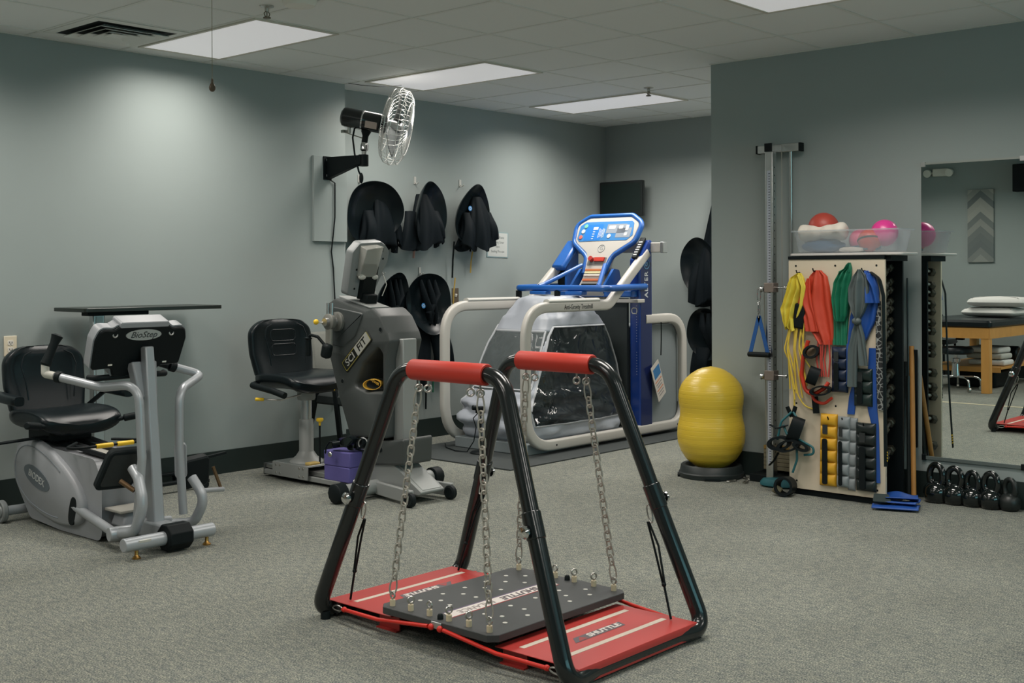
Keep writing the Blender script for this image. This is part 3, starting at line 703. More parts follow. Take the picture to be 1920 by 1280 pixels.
# ================================================================ overbed table behind the stepper
ob = thing('overbed_table', 'black topped adjustable table on a steel column behind the seated stepper', 'table', (3.63, 6.55, 0))
MB().plate(rrect(0.93, 0.38, 0.02), [(0.002, 1.122), (0, 1.124), (0, 1.142), (0.002, 1.144)], Matrix.Translation((3.885, 6.54, 0))).build('tabletop', mat('tabletop_black', S(30, 36, 32), 0.35), ob)
MB().b2((3.52, 6.50, 1.095), (3.92, 6.58, 1.121)).build('top_bracket', M_blackm, ob, bevel=0.004)
MB().b2((3.555, 6.505, 0.06), (3.63, 6.555, 1.10)).build('column', M_alu, ob, bevel=0.006)
MB().b2((3.572, 6.499, 0.5), (3.614, 6.507, 1.09)).build('column_insert', mat('column_pale', S(170, 176, 176), 0.4, 0.6), ob)
MB().b2((3.55, 6.40, 0.045), (3.635, 6.70, 0.075)).build('base_crossbar', M_blackm, ob, bevel=0.005)
for yy in (6.40, 6.70):
    MB().b2((3.57, yy-.02, 0.05), (4.26, yy+.02, 0.07)).build('base_leg', M_blackm, ob, bevel=0.005)
    for x in (3.59, 4.24):
        c = MB().cyl((x, yy-.022, 0.023), (x, yy-.006, 0.023), 0.023, n=18).cyl((x, yy+.006, 0.023), (x, yy+.022, 0.023), 0.023, n=18).cyl((x, yy-.008, 0.023), (x, yy+.008, 0.023), 0.012, n=12).box((x, yy, 0.045), (0.05, 0.048, 0.02))
        c.build('caster', M_rubber, ob)
# ================================================================ arm ergometer with seat
er = thing('arm_ergometer', 'dark grey upper body crank machine with black seat and grey console', 'exercise machine', (4.85, 5.8, 0))
cx = 4.85
Me = frame((cx, 0, 0), (0, -1, 0), (0, 0, 1))     # local: x=-y, y=z, z=-x
M_ebody = mat('ergo_charcoal', S(66, 70, 69), 0.45, bump=0.06, bscale=900)
M_esil = mat('ergo_silver', S(150, 153, 151), 0.5, 0.2)
# rail, carriage and seat column
rl = MB(); rl.b2((cx-.085, 5.40, 0.055), (cx+.085, 6.47, 0.082)); rl.build('seat_rail', M_alu, er, bevel=0.004)
rl = MB(); rl.b2((cx-.10, 5.40, 0.018), (cx+.10, 6.47, 0.050)); rl.build('rail_base', M_esil, er, bevel=0.004)
MB().b2((cx-.09, 6.472, 0.012), (cx+.09, 6.49, 0.085)).build('rail_end', M_greydk, er)
for s in (-1, 1):
    sp = MB().b2((cx+s*.125-.006, 5.98, 0.028), (cx+s*.125+.006, 6.34, 0.118)).build('carriage_plate', M_esil, er, bevel=0.002)
    if s < 0:
        for yy in (6.02, 6.06, 6.26, 6.30):
            for z in (0.048, 0.098): MB().lathe([(0.007, 0), (0.006, 0.003), (0.001, 0.004)], (cx-.131, yy, z), (-1, 0, 0), 10).build('bolt', M_zinc, sp)
MB().b2((cx-.125, 5.98, 0.108), (cx+.125, 6.34, 0.120)).build('carriage_top', M_alu, er, bevel=0.003)
PX, PY = cx, 6.15
MB().lathe([(0.11, 0.12), (0.105, 0.13), (0.07, 0.155), (0.05, 0.185), (0.047, 0.19), (0.047, 0.39), (0.043, 0.395)], (PX, PY, 0), n=28).build('column_outer', M_esil, er)
MB().cyl((PX, PY, 0.39), (PX, PY, 0.55), 0.036, n=24).build('column_inner', M_alu, er)
MB().lathe([(0.055, 0.52), (0.06, 0.535), (0.06, 0.57), (0.10, 0.60), (0.12, 0.625)], (PX, PY, 0), n=24).build('seat_swivel', M_esil, er)
MB().tube(fillet([(PX-.05, PY-.02, .56), (PX-.16, PY+.06, .525), (PX-.26, PY+.12, .535)], .03), 0.005, 8).build('swivel_lever', M_zinc, er)
MB().cyl((PX-.25, PY+.115, .533), (PX-.30, PY+.14, .537), 0.011, n=12).build('lever_knob', M_yellow, er, bevel=0.004)
MB().tube(fillet([(PX-.02, PY-.05, .575), (PX-.02, PY-.15, .585), (PX+.08, PY-.19, .59)], .03), 0.006, 8).build('slide_lever', M_yellow, er)
lv = MB().cyl((cx-.01, 6.0, 0.12), (cx-.01, 6.0, 0.37), 0.006, n=10).build('release_rod', M_blackm, er)
MB().lathe([(0.006, 0), (0.008, 0.02), (0.022, 0.03), (0.024, 0.04), (0.02, 0.048), (0.001, 0.05)], (cx-.01, 6.0, 0.365)).build('release_knob', M_yellow, lv)
MB().b2((cx-.10, 5.985, 0.12), (cx-.02, 6.04, 0.135)).build('yellow_pedal', mat('yellow_worn', S(196, 168, 96), 0.6), er, bevel=0.004)
sc_, bk = seat_pads(cx, 5.95, 6.42, 0.69, 1.04, 0.50, er, back_tilt=0.06, th=0.10)
for zz in (0.835, 0.93):
    mm = MB(); q = frame((cx, 6.395+ (zz-.7)*0.15, zz), (1, 0, 0), (0, 0.1, 1)); mm.tube([q @ Vector((u, v, 0.035)) for u, v in rrect(0.20, 0.075, 0.025, 4)], 0.003, 6, True)
    mm.build('stitch_seam', M_vinyl, bk)
MB().box((cx, 6.20, 0.618), (0.34, 0.36, 0.03)).build('seat_pan', M_blackm, er, bevel=0.008)
for s in (-1, 1):
    MB().tube(fillet([(cx+s*.27, 6.02, 0.575), (cx+s*.285, 6.13, 0.60), (cx+s*.27, 6.36, 0.62), (cx+s*.2, 6.42, 0.62)], .04), [0.024]*20 if False else 0.021, 14).build('seat_handle', M_rubber, er)
# tower body
ol = [(5.75, 1.165), (5.70, 1.188), (5.415, 1.118), (5.385, 1.125), (5.35, 1.135), (5.28, 1.085), (5.215, 0.99), (5.195, 0.94), (5.215, 0.875), (5.228, 0.83), (5.235, 0.62), (5.245, 0.36), (5.56, 0.344), (5.665, 0.58), (5.745, 0.80), (5.765, 0.86), (5.735, 0.90), (5.735, 1.0), (5.79, 1.06), (5.79, 1.13)]
ol = fillet([(-a, b, 0) for a, b in ol], [.03, .03, .02, .02, .04, .05, .05, .03, .03, 0, 0, .02, .02, 0, .03, .02, .03, .03, .03, .03], 4, True)
ol = [(p.x, p.y) for p in ol]
A = sum(ol[i-1][0]*ol[i][1]-ol[i][0]*ol[i-1][1] for i in range(len(ol)))
if A < 0: ol = ol[::-1]
hole = fillet([(-5.52, 0.655, 0), (-5.40, 0.625, 0), (-5.262, 0.635, 0), (-5.262, 0.86, 0), (-5.30, 0.905, 0), (-5.44, 0.80, 0)], [.03, 0, .015, .03, .05, .06], 6, True)
hole = [(p.x, p.y) for p in hole]
body = MB().pocket(ol, [(0.022, -0.135), (0.006, -0.13), (0, -0.115), (0, 0.115), (0.006, 0.13), (0.016, 0.135)], hole, [(-0.012, 0.135), (-0.003, 0.128), (0.004, 0.11), (0.012, 0.0), (0.03, -0.06)], Me).build('tower_body', M_ebody, er, ang=40)
# upper arm cover, slightly proud on the near side
up = [(-5.735, 1.14), (-5.73, 0.90), (-5.62, 0.885), (-5.50, 0.955), (-5.42, 1.10)]
up = fillet([(a, b, 0) for a, b in up], [.03, .03, .05, .06, .02], 4, True)
MB().plate([(p.x, p.y) for p in up], [(0, 0.125), (0, 0.134), (0.006, 0.141), (0.02, 0.143)], Me).build('arm_cover', mat('ergo_charcoal_dark', S(58, 63, 63), 0.4, bump=0.05, bscale=900), er, ang=40)
MB().beam((cx, 5.73, 1.196), (cx, 5.43, 1.13), 0.15, 0.012).build('top_strip', M_esil, er, bevel=0.004)
for a, b in ((-5.275, 1.005), (-5.625, 0.68)):
    MB().lathe([(0.017, 0), (0.017, 0.004), (0.013, 0.004), (0.012, 0.0)], Me @ Vector((a, b, 0.133)), (-1, 0, 0), 18).build('screw_ring', M_greydk, er)
    MB().cyl(Me @ Vector((a, b, 0.132)), Me @ Vector((a, b, 0.1362)), 0.0125, n=16).build('screw_hole', M_blackm, er)
# logo badge
import math as _m
Ml = Me @ Matrix.Translation((-5.487, 0.868, 0.136)) @ Matrix.Rotation(math.radians(42), 4, 'Z')
MB().plate(rrect(0.315, 0.082, 0.012), [(0, -0.004), (0, 0.004), (0.003, 0.006)], Ml).build('badge', mat('badge_black', S(24, 26, 22), 0.35), er)
bd = [o for o in bpy.data.objects if o.name == 'badge'][0]
MB().plate(rrect(0.300, 0.068, 0.009), [(0, 0.006), (0, 0.0066)], Ml).build('badge_line', mat('badge_olive', S(160, 150, 70), 0.5), bd)
MB().plate(rrect(0.292, 0.060, 0.008), [(0, 0.0066), (0, 0.0072)], Ml).build('badge_field', mat('badge_black', S(24, 26, 22), 0.35), bd)
MB().plate(rrect(0.150, 0.066, 0.004), [(0, 0.0072), (0, 0.0076)], Ml @ Matrix.Translation((0.071, 0, 0))).build('badge_field', mat('badge_silver', S(176, 176, 168), 0.4, 0.2), bd)
text_mb('SCI', 0.062, Ml @ Matrix.Translation((-0.074, 0, 0.0078)), bold=0.0008, xs=1.1).build('lettering', mat('badge_silver', S(176, 176, 168), 0.4, 0.2), bd)
text_mb('FIT', 0.062, Ml @ Matrix.Translation((0.068, 0, 0.0082)), bold=0.0008, xs=1.15).build('lettering', mat('badge_black', S(24, 26, 22), 0.35), bd)
# rear aluminium column, lower block and wedge base
MB().b2((cx-.055, 5.165, 0.33), (cx+.055, 5.255, 0.95)).build('rear_column', M_esil, er, bevel=0.006)
lb = fillet([(-5.50, 0.18, 0), (-5.10, 0.215, 0), (-5.09, 0.375, 0), (-5.24, 0.345, 0), (-5.54, 0.345, 0)], [.03, .02, .02, .02, .02], 4, True)
MB().plate([(p.x, p.y) for p in lb], [(0.012, -0.118), (0, -0.108), (0, 0.108), (0.012, 0.118)], Me).build('lower_block', M_ebody, er)
MB().lathe([(0.016, 0), (0.016, 0.004), (0.001, 0.004)], (cx-.117, 5.30, 0.29), (-1, 0, 0), 18).build('screw_hole', M_blackm, er)
wd = fillet([(-5.62, 0.05, 0), (-4.99, 0.05, 0), (-4.97, 0.07, 0), (-5.22, 0.215, 0), (-5.50, 0.21, 0)], [.01, .01, .01, .01, .04], 3, True)
MB().plate([(p.x, p.y) for p in wd], [(0.004, -0.095), (0, -0.09), (0, 0.09), (0.004, 0.095)], Me).build('base_wedge', M_esil, er)
MB().beam((cx, 5.19, 0.205), (cx, 4.985, 0.075), 0.15, 0.012).build('ramp_plate', M_esil, er, bevel=0.003)
MB().cyl((4.47, 5.36, 0.062), (5.23, 5.36, 0.062), 0.043, n=24).build('front_crossbar', M_esil, er)
for a, b in ((4.42, 4.50), (5.20, 5.28)): MB().lathe([(0.001, 0), (0.045, 0), (0.058, 0.008), (0.058, 0.072), (0.05, 0.08), (0.001, 0.08)], (a, 5.36, 0.062), (1, 0, 0), 12).build('end_cap', M_rubber, er, bevel=0.003)
for s in (-1, 1):
    ar = MB().beam((cx+s*.115, 5.33, 0.06), (cx+s*.165, 4.98, 0.052), 0.03, 0.075).build('wheel_arm', M_esil, er, bevel=0.004)
    MB().lathe([(0.001, -.014), (0.022, -.014), (0.030, -.018), (0.042, -.012), (0.042, .012), (0.030, .018), (0.022, .014), (0.001, .014)], (cx+s*.165-.03, 4.965, 0.042), (1, 0, 0), 22).build('wheel', M_rubber, ar)
# crank hub, arms, grips
MB().cyl((4.735, 5.655, 1.045), (4.60, 5.655, 1.045), 0.026, n=18).build('crank_shaft', M_alu, er)
MB().lathe([(0.055, 0), (0.06, 0.004), (0.06, 0.05), (0.05, 0.055)], (4.74, 5.655, 1.045), (-1, 0, 0), 28, cap=True).build('crank_boss', mat('crank_grey', S(128, 128, 122), 0.45, 0.3), er)
hb = MB().lathe([(0.001, 0), (0.047, 0), (0.05, 0.004), (0.05, 0.028), (0.045, 0.032), (0.001, 0.032)], (4.655, 5.655, 1.045), (-1, 0, 0), 28).build('crank_hub', mat('crank_grey', S(128, 128, 122), 0.45, 0.3), er)
ca = MB(); q = frame((4.635, 5.655, 0.96), (0, 1, 0), (0, 0, 1))
ca.plate(rrect(0.05, 0.24, 0.024), [(0.004, -0.01), (0, -0.006), (0, 0.006), (0.004, 0.01)], q); ca.build('crank_arm', mat('crank_pale', S(150, 150, 142), 0.45, 0.3), er)
for dy in (-0.018, 0.02): MB().cyl((4.645, 5.655+dy, 1.08), (4.645, 5.655+dy, 1.16), 0.01, n=12).build('pin', M_alu, er)
MB().cyl((4.62, 5.66, 1.04), (4.575, 5.69, 1.045), 0.005, n=8).build('pull_pin', M_zinc, er)
MB().sphere((4.568, 5.695, 1.046), 0.017, 16, 10).build('pull_knob', M_yellow, er)
MB().box((4.605, 5.64, 0.87), (0.055, 0.06, 0.09), rot=(0.25, 0, 0.1)).build('grip_pivot', M_rubber, er, bevel=0.018)
MB().tube(fillet([(4.60, 5.645, 0.90), (4.585, 5.70, 0.955), (4.58, 5.765, 0.965), (4.58, 5.785, 0.94)], .025), 0.0095, 10).build('grip_rod', M_blackm, er)
MB().lathe([(0.001, 0), (0.014, 0), (0.016, 0.006), (0.016, 0.10), (0.024, 0.106), (0.024, 0.112), (0.01, 0.114)], (4.58, 5.785, 0.835), n=18).build('handle_grip', M_rubber, er)
# far crank raised behind the body
MB().beam((5.03, 5.66, 1.0), (5.03, 5.70, 1.22), 0.012, 0.05, up=(0, 1, 0)).build('crank_arm', M_esil, er, bevel=0.003)
# console on a black bracket
MB().beam((cx, 5.545, 1.13), (cx, 5.53, 1.215), 0.09, 0.07, up=(0, 1, 0)).build('console_post', M_blackm, er, bevel=0.008)
Mk = frame((cx, 5.545, 1.375), (1, 0, 0), (0, -0.24, 1))
ko = fillet([(-0.145, -0.17, 0), (-0.06, -0.185, 0), (0.075, -0.165, 0), (0.15, 0.04, 0), (0.155, 0.11, 0), (0.11, 0.15, 0), (0.07, 0.17, 0), (-0.10, 0.16, 0), (-0.15, 0.10, 0)], .03, 4, True)
M_con = mat('console_grey', S(128, 132, 132), 0.45)
kc = MB().plate([(p.x, p.y) for p in ko], [(0.015, -0.06), (0.0, -0.045), (0, 0.0), (0.006, 0.012)], Mk).build('console', M_con, er, ang=40)
MB().plate(rrect(0.115, 0.22, 0.01), [(0, 0.008), (0.006, 0.045)], Mk @ Matrix.Translation((-0.0, -0.085, 0))).build('console_bracket', M_blackm, er)
for a in (0.065, 0.09): MB().box((0, 0, 0), (0.013, 0.026, 0.003), Mk @ Matrix.Translation((a, 0.115, 0.0125))).build('port', M_blackm, kc)
for a, b in ((-0.095, -0.01), (0.105, 0.06), (-0.09, -0.13), (0.06, -0.13)): MB().cyl(Mk @ Vector((a, b, 0.011)), Mk @ Vector((a, b, 0.0135)), 0.007, n=10).build('screw_hole', M_blackm, kc)
M_clearbox = clear_mat('clear_acrylic', S(200, 200, 192), 0.42, 0.12)
bx = MB(); Mb = Mk @ Matrix.Translation((-0.015, 0.05, 0.012))
bx.loft([[Mb @ Vector(p) for p in ((-0.075, -0.10, 0.0), (0.055, -0.10, 0.0), (0.055, -0.10, 0.035), (-0.075, -0.10, 0.035))], [Mb @ Vector(p) for p in ((-0.08, 0.09, 0.0), (0.05, 0.10, 0.0), (0.05, 0.10, 0.07), (-0.08, 0.08, 0.07))]], cap=True)
bo = bx.build('clear_pocket', M_clearbox, er, bevel=0.004)
for x in (-0.05, 0.05):
    MB().sphere(Mb @ Vector((x, -0.10, 0.025)), 0.022, 14, 8, (1.3, 0.8, 0.8)).build('pocket_clip', mat('clip_white', S(196, 194, 186), 0.4), bo)
MB().tube([(4.93, 5.50, 1.2), (4.95, 5.48, 1.27), (4.94, 5.50, 1.33)], 0.003, 6).build('console_cable', M_white, er)
# heart strap pulley on the foot end
MB().cyl((cx-.12, 5.44, 0.31), (cx-.02, 5.44, 0.31), 0.012, n=10).build('peg', M_alu, er)
kb = MB().cyl((cx-.10, 5.50, 0.30), (cx-.10, 5.50, 0.345), 0.007, n=10).build('lock_pin', M_alu, er); MB().sphere((cx-.10, 5.50, 0.362), 0.02, 16, 10).build('lock_knob', M_yellow, kb)
MB().torus((cx-.13, 5.44, 0.315), 0.032, 0.008, (1, 0.3, 0), 20, 8).build('pulley_ring', M_alu, er)

# yellow printed strap loop in the tower's opening
t = thing('resistance_loop', 'yellow and black loop strap tucked in the ergometer tower opening', 'strap', (4.76, 5.33, 0.665))
def loopband(c, R_, wd, ax, m, name, parent, sx=1.0, sy=1.0, th=0.003, n=36, a0=0, a1=2*PI):
    Q = frame(c, *ax); rings = []
    full = abs(a1-a0-2*PI) < 1e-4
    N = n if full else n+1
    for k in range(N):
        a = a0+(a1-a0)*k/n; d = (math.cos(a)*sx, math.sin(a)*sy)
        rings.append([Q @ Vector((d[0]*(R_+o_), d[1]*(R_+o_), z)) for o_, z in ((-th, -wd/2), (th, -wd/2), (th, wd/2), (-th, wd/2))])
    mb = MB()
    if full: rings.append(rings[0])
    mb.loft(rings, cap=not full); return mb.build(name, m, parent)
M_ystrap = mat('strap_yellow', S(226, 178, 70), 0.6)
loopband((4.745, 5.375, 0.674), 0.062, 0.032, ((0.3, -1, 0.1), (0, -.1, 1)), M_ystrap, 'loop', t, sy=0.5)
loopband((4.765, 5.33, 0.684), 0.042, 0.030, ((0.1, -1, -0.2), (0.1, .2, 1)), M_blackm, 'printed_loop', t, sy=0.6)
text_mb('POWER', 0.022, frame((4.722, 5.335, 0.69), (0, -1, -0.35), (0, -0.35, 1))).build('lettering', M_ystrap, t)

# black foot cuff straps heaped on the blocks
t = thing('foot_strap', 'black foot cuffs and straps lying on the purple foam blocks', 'strap', (4.68, 5.55, 0.280))
for i, (c, r, ax, sy) in enumerate((((4.66, 5.53, 0.325), 0.07, ((0.2, -1, 0.25), (0, 0.2, 1)), 0.42), ((4.70, 5.47, 0.310), 0.06, ((0.3, -1, 0.5), (0, .5, 1)), 0.5), ((4.64, 5.60, 0.305), 0.05, ((0.6, 0.8, -0.3), (0, .2, 1)), 0.4))):
    loopband(c, r, 0.045, ax, M_vinyl, 'cuff', t, sy=sy, th=0.004)
MB().tube(fillet([(4.63, 5.58, 0.297), (4.60, 5.60, 0.335), (4.59, 5.63, 0.290), (4.575, 5.62, 0.255)], .02), 0.011, 8, flat=0.3).build('strap_tail', M_blackm, t)
MB().lathe([(0.012, -.005), (0.016, 0), (0.012, .005)], (4.585, 5.59, 0.250), (1, 0.2, 0), 14).build('buckle', M_zinc, t)

# two purple foam blocks stacked on the rail
M_foam = mat('purple_foam', S(90, 84, 146), 0.75, noise=0.05, nscale=150, bump=0.15, bscale=500)
for i, (z, lab, rz) in enumerate(((0.0825, 'lower purple foam block on the ergometer rail', 0.0), (0.1735, 'upper purple foam block stacked on the other one', 0.03))):
    o = MB().box((0, 0, 0.045), (0.152, 0.235, 0.09)).build('foam_block', M_foam, bevel=0.006, seg=3)
    o.location = (4.705, 5.582, z); o.rotation_euler = (0, 0, rz); tag(o, lab, 'foam block', 'purple foam blocks')

# upholstered side chair behind the ergometer seat
ch = thing('side_chair', 'grey fabric side chair with black legs behind the ergometer seat', 'chair', (5.52, 6.5, 0))
M_fab = mat('grey_tweed', S(120, 122, 116), 0.9, noise=0.35, nscale=350)
cxx, cyy = 5.49, 6.42
MB().plate(rrect(0.48, 0.46, 0.06), [(0.02, 0.43), (0, 0.445), (0, 0.49), (0.03, 0.51)], Matrix.Translation((cxx, cyy, 0))).build('seat', mat('seat_black_fabric', S(34, 42, 42), 0.8, noise=0.2, nscale=200), ch)
MB().plate(rrect(0.46, 0.36, 0.06), [(0.02, -0.02), (0, -0.008), (0, 0.02), (0.03, 0.035)], frame((cxx, cyy+0.235, 0.745), (1, 0, 0), (0, 0.16, 1))).build('backrest', M_fab, ch)
for s in (-1, 1):
    MB().beam((cxx+s*.235, cyy-.16, 0.0), (cxx+s*.235, cyy-.05, 0.66), 0.022, 0.04, up=(0, 1, 0)).build('leg', M_blackm, ch, bevel=0.004)
    MB().beam((cxx+s*.235, cyy+.27, 0.0), (cxx+s*.235, cyy+.10, 0.62), 0.022, 0.04, up=(0, 1, 0)).build('leg', M_blackm, ch, bevel=0.004)
    MB().tube(fillet([(cxx+s*.235, cyy-.12, .64), (cxx+s*.235, cyy-.05, .665), (cxx+s*.235, cyy+.22, .66)], .03), 0.016, 10).build('armrest', M_blackm, ch)
# ================================================================ air-pressure treadmill
from mathutils import noise as mnoise
M_mat = mat('floor_mat_rubber', S(52, 58, 58), 0.75, noise=0.15, nscale=200, bump=0.2, bscale=700)
o = MB().b2((5.96, 5.365, 0.0), (8.55, 6.62, 0.010)).build('rubber_mat', M_mat, bevel=0.003)
tag(o, 'dark grey rubber mat under the treadmill', 'mat')
ZM = 0.010
tm = thing('treadmill', 'white and blue treadmill wrapped in a clear and grey air chamber', 'treadmill', (7.4, 6.03, ZM))
M_blue = mat('blue_plastic', S(30, 92, 170), 0.35, coat=0.2)
M_bluedk = mat('blue_post', S(18, 58, 138), 0.3, coat=0.3)
M_navy = mat('navy_panel', S(20, 34, 82), 0.28, coat=0.3)
M_frame = mat('frame_white', S(190, 187, 180), 0.4)
M_panel = mat('panel_grey', S(128, 136, 138), 0.45)
def bar2d(path, wd, dp, y0):
    """flat bar with rounded edges following a path in the x-z plane"""
    P = [Vector((p[0], 0, p[2])) for p in path]; rings = []
    sec = rrect(wd, dp, min(wd, dp)*0.3, 3)
    for i, p in enumerate(P):
        a = P[max(i-1, 0)]; b = P[min(i+1, len(P)-1)]; t = (b-a).normalized(); n = Vector((-t.z, 0, t.x))
        rings.append([p + n*u + Vector((0, y0+v, 0)) for u, v in sec])
    return MB().loft(rings)
NYF, FYF = 5.615, 6.435
for y0, nm in ((NYF, 'near'), (FYF, 'far')):
    path = fillet([(7.90, 0, 1.50), (7.38, 0, 1.085), (6.405, 0, 1.085), (6.405, 0, 0.072), (8.41, 0, 0.072), (8.41, 0, 0.96), (7.86, 0, 0.96)], [0, .14, .24, .28, .18, .22, 0], 10)
    lp = bar2d(path, 0.078, 0.055, y0).build('side_frame', M_frame, tm, ang=50)
    MB().tube([(6.64, y0, 1.128), (7.25, y0, 1.128)], 0.03, 16, flat=0.55).build('arm_pad', mat('pad_pale', S(186, 186, 180), 0.5), lp)
    for x in (6.72, 8.30): MB().cyl((x, y0-.0285, 0.072), (x, y0-.026, 0.072), 0.008, n=10).build('bolt_hole', M_blackm, lp)
lp = [o for o in bpy.data.objects if o.name.startswith('side_frame')][0]
text_mb('Anti-Gravity Treadmill', 0.052, frame((6.985, NYF-0.0285, 1.082), (1, 0, 0), (0, 0, 1)), xs=0.72, ext=0.0004).build('lettering', mat('ink_dark', S(40, 42, 44), 0.6), lp)
# blue posts
for y0, s in ((5.645, -1), (6.405, 1)):
    prof = fillet([(7.775, 0.03, 0), (7.95, 0.03, 0), (7.95, 1.60, 0), (7.90, 1.60, 0), (7.775, 1.44, 0)], [.01, .01, .015, .03, .02], 3, True)
    p = MB().plate([(a.x, a.y) for a in prof], [(0.008, -0.05), (0, -0.042), (0, 0.042), (0.008, 0.05)], frame((0, y0, 0), (1, 0, 0), (0, 0, 1))).build('upright_post', M_bluedk if s < 0 else M_blue, tm, ang=40)
    if s < 0:
        MB().b2((7.79, y0-.0515, 0.05), (7.938, y0-.0495, 1.42)).build('post_face', M_navy, p)
        Rt = frame((7.866, y0-.0525, 1.30), (0, 0, 1), (-1, 0, 0))
        text_mb('ALTER', 0.064, Rt @ Matrix.Translation((-0.06, 0, 0)), bold=0.0012, space=1.2).build('lettering', mat('post_white', S(196, 200, 204), 0.5), p)
        Rg = frame((7.866, y0-.0525, 1.405), (0, 0, 1), (-1, 0, 0))
        MB().torus(Rg @ Vector((0, 0, 0)), 0.038, 0.004, (0, -1, 0), 28, 6).build('logo_ring', mat('post_skyblue', S(96, 150, 190), 0.5), p)
        text_mb('G', 0.05, Rg, bold=0.001).build('lettering', mat('post_skyblue', S(96, 150, 190), 0.5), p)
        text_mb('E', 0.03, frame((7.915, y0-.0525, 1.52), (0, 0, 1), (-1, 0, 0))).build('lettering', mat('post_skyblue', S(96, 150, 190), 0.5), p)
        dots = MB()
        for k in range(26):
            z = 0.52+0.022*k
            if k not in (9, 10, 11): dots.box((7.7745, y0-.02, z), (0.002, 0.005, 0.005))
        dots.build('scale_marks', mat('post_white', S(196, 200, 204), 0.5), p)
        MB().tube([Vector((7.772, y0+.0, 1.03)) + Vector((0, u, v)) for u, v in rrect(0.05, 0.045, 0.015, 4)], 0.004, 6, True).build('release_latch', M_white, p)
    else:
        MB().beam((7.70, y0-.02, 1.37), (7.93, y0-.02, 1.60), 0.13, 0.06, up=(0, 0, 1)).build('post_cap', M_blue, p, bevel=0.02)
        MB().b2((7.770, y0-.035, 0.95), (7.777, y0+.035, 1.38)).build('post_recess', M_blackm, p)
# cross beam behind the console
MB().b2((7.93, 5.50, 1.50), (7.98, 6.44, 1.58)).build('cross_beam', M_frame, tm, bevel=0.006)
MB().b2((7.925, 5.47, 1.495), (7.985, 5.50, 1.585)).build('beam_end', M_alu, tm, bevel=0.004)
# base, belt, rear unit, grille
MB().b2((6.475, 5.66, ZM+.001), (7.80, 6.40, 0.092)).build('deck_base', M_panel, tm, bevel=0.006)
MB().b2((6.56, 5.76, 0.092), (7.72, 6.29, 0.11)).build('running_belt', M_rubber, tm)
MB().b2((7.83, 5.70, 0.04), (8.38, 6.36, 0.90)).build('rear_unit', M_panel, tm, bevel=0.03)
pn = MB().plate(rrect(0.44, 0.82, 0.06), [(0, 0), (0, 0.012), (0.006, 0.018)], frame((8.165, 5.66, 0.505), (1, 0, 0), (0, 0, 1)) @ Matrix.Translation((0, 0, -0.005))).build('side_panel', M_panel, tm)
MB().tube([frame((8.165, 5.643, 0.505), (1, 0, 0), (0, 0, 1)) @ Vector((u, v, 0.004)) for u, v in rrect(0.445, 0.825, 0.062)], 0.006, 6, True).build('panel_gasket', M_rubber, pn)
M_grille = mat('grille_dark', S(44, 52, 52), 0.7, noise=0.5, nscale=260)
MB().b2((7.745, 5.70, 0.10), (7.772, 6.35, 1.13)).build('front_grille', M_grille, tm)
MB().b2((7.70, 5.56, 1.095), (7.80, 6.48, 1.125)).build('shelf_rail', M_frame, tm, bevel=0.006)
# console on a tilted post
Mc = frame((7.80, 6.02, 1.47), (0, -1, 0), (0.46, 0, 0.888))
ol = fillet([(-0.125, -0.33, 0), (0.125, -0.33, 0), (0.085, -0.14, 0), (0.125, -0.10, 0), (0.125, 0.02, 0), (0.30, 0.14, 0), (0.325, 0.30, 0), (0.215, 0.365, 0), (-0.215, 0.365, 0), (-0.325, 0.30, 0), (-0.30, 0.14, 0), (-0.125, 0.02, 0), (-0.125, -0.10, 0), (-0.085, -0.14, 0)], [.01, .01, .03, .03, .08, .09, .07, .07, .07, .07, .09, .08, .03, .03], 6, True)
ol = [(p.x, p.y) for p in ol]
cs = MB().plate(ol, [(0.01, -0.05), (0, -0.04), (0, 0.006), (0.005, 0.012)], Mc).build('console', M_frame, tm, ang=40)
rim = fillet([(0.10, -0.16, 0.0), (0.13, 0.0, 0.0), (0.32, 0.135, 0.0), (0.345, 0.305, 0.0), (0.22, 0.385, 0.0), (-0.22, 0.385, 0.0), (-0.345, 0.305, 0.0), (-0.32, 0.135, 0.0), (-0.13, 0.0, 0.0), (-0.11, -0.16, 0.0)], [0, .1, .09, .08, .08, .08, .08, .09, .1, 0], 8)
MB().tube([Mc @ p for p in rim], 0.021, 14).build('console_rim', M_blue, cs)
scr = fillet([(-0.255, 0.14, 0), (0.235, 0.145, 0), (0.285, 0.19, 0), (0.265, 0.305, 0), (0.24, 0.325, 0), (-0.24, 0.325, 0), (-0.29, 0.29, 0), (-0.285, 0.17, 0)], .02, 4, True)
sp = MB().plate([(p.x, p.y) for p in scr], [(0, 0.008), (0, 0.0145)], Mc).build('display_panel', mat('display_blue', S(60, 128, 190), 0.4), cs)
M_dgrey = mat('display_grey', S(140, 150, 162), 0.45); M_dblue = mat('display_bright_blue', S(40, 120, 205), 0.4); M_dwhite = mat('display_white', S(205, 208, 208), 0.5)
def disp(x, y, w_, h_, m, nm, r=0.004, z=0.0155):
    MB().plate(rrect(w_, h_, r, 3), [(0, 0.014), (0, z)], Mc @ Matrix.Translation((x, y, 0))).build(nm, m, sp)
disp(0.10, 0.255, 0.20, 0.085, M_dgrey, 'display_field'); disp(0.185, 0.215, 0.15, 0.09, M_dgrey, 'display_field')
disp(-0.13, 0.225, 0.17, 0.15, M_dblue, 'display_field')
for x, y, w_, h_ in ((-0.115, 0.262, 0.05, 0.028), (0.055, 0.268, 0.07, 0.032), (0.145, 0.268, 0.04, 0.032), (0.21, 0.262, 0.03, 0.05), (0.21, 0.20, 0.03, 0.03)):
    disp(x, y, w_, h_, M_dwhite, 'readout', 0.003, 0.0165)
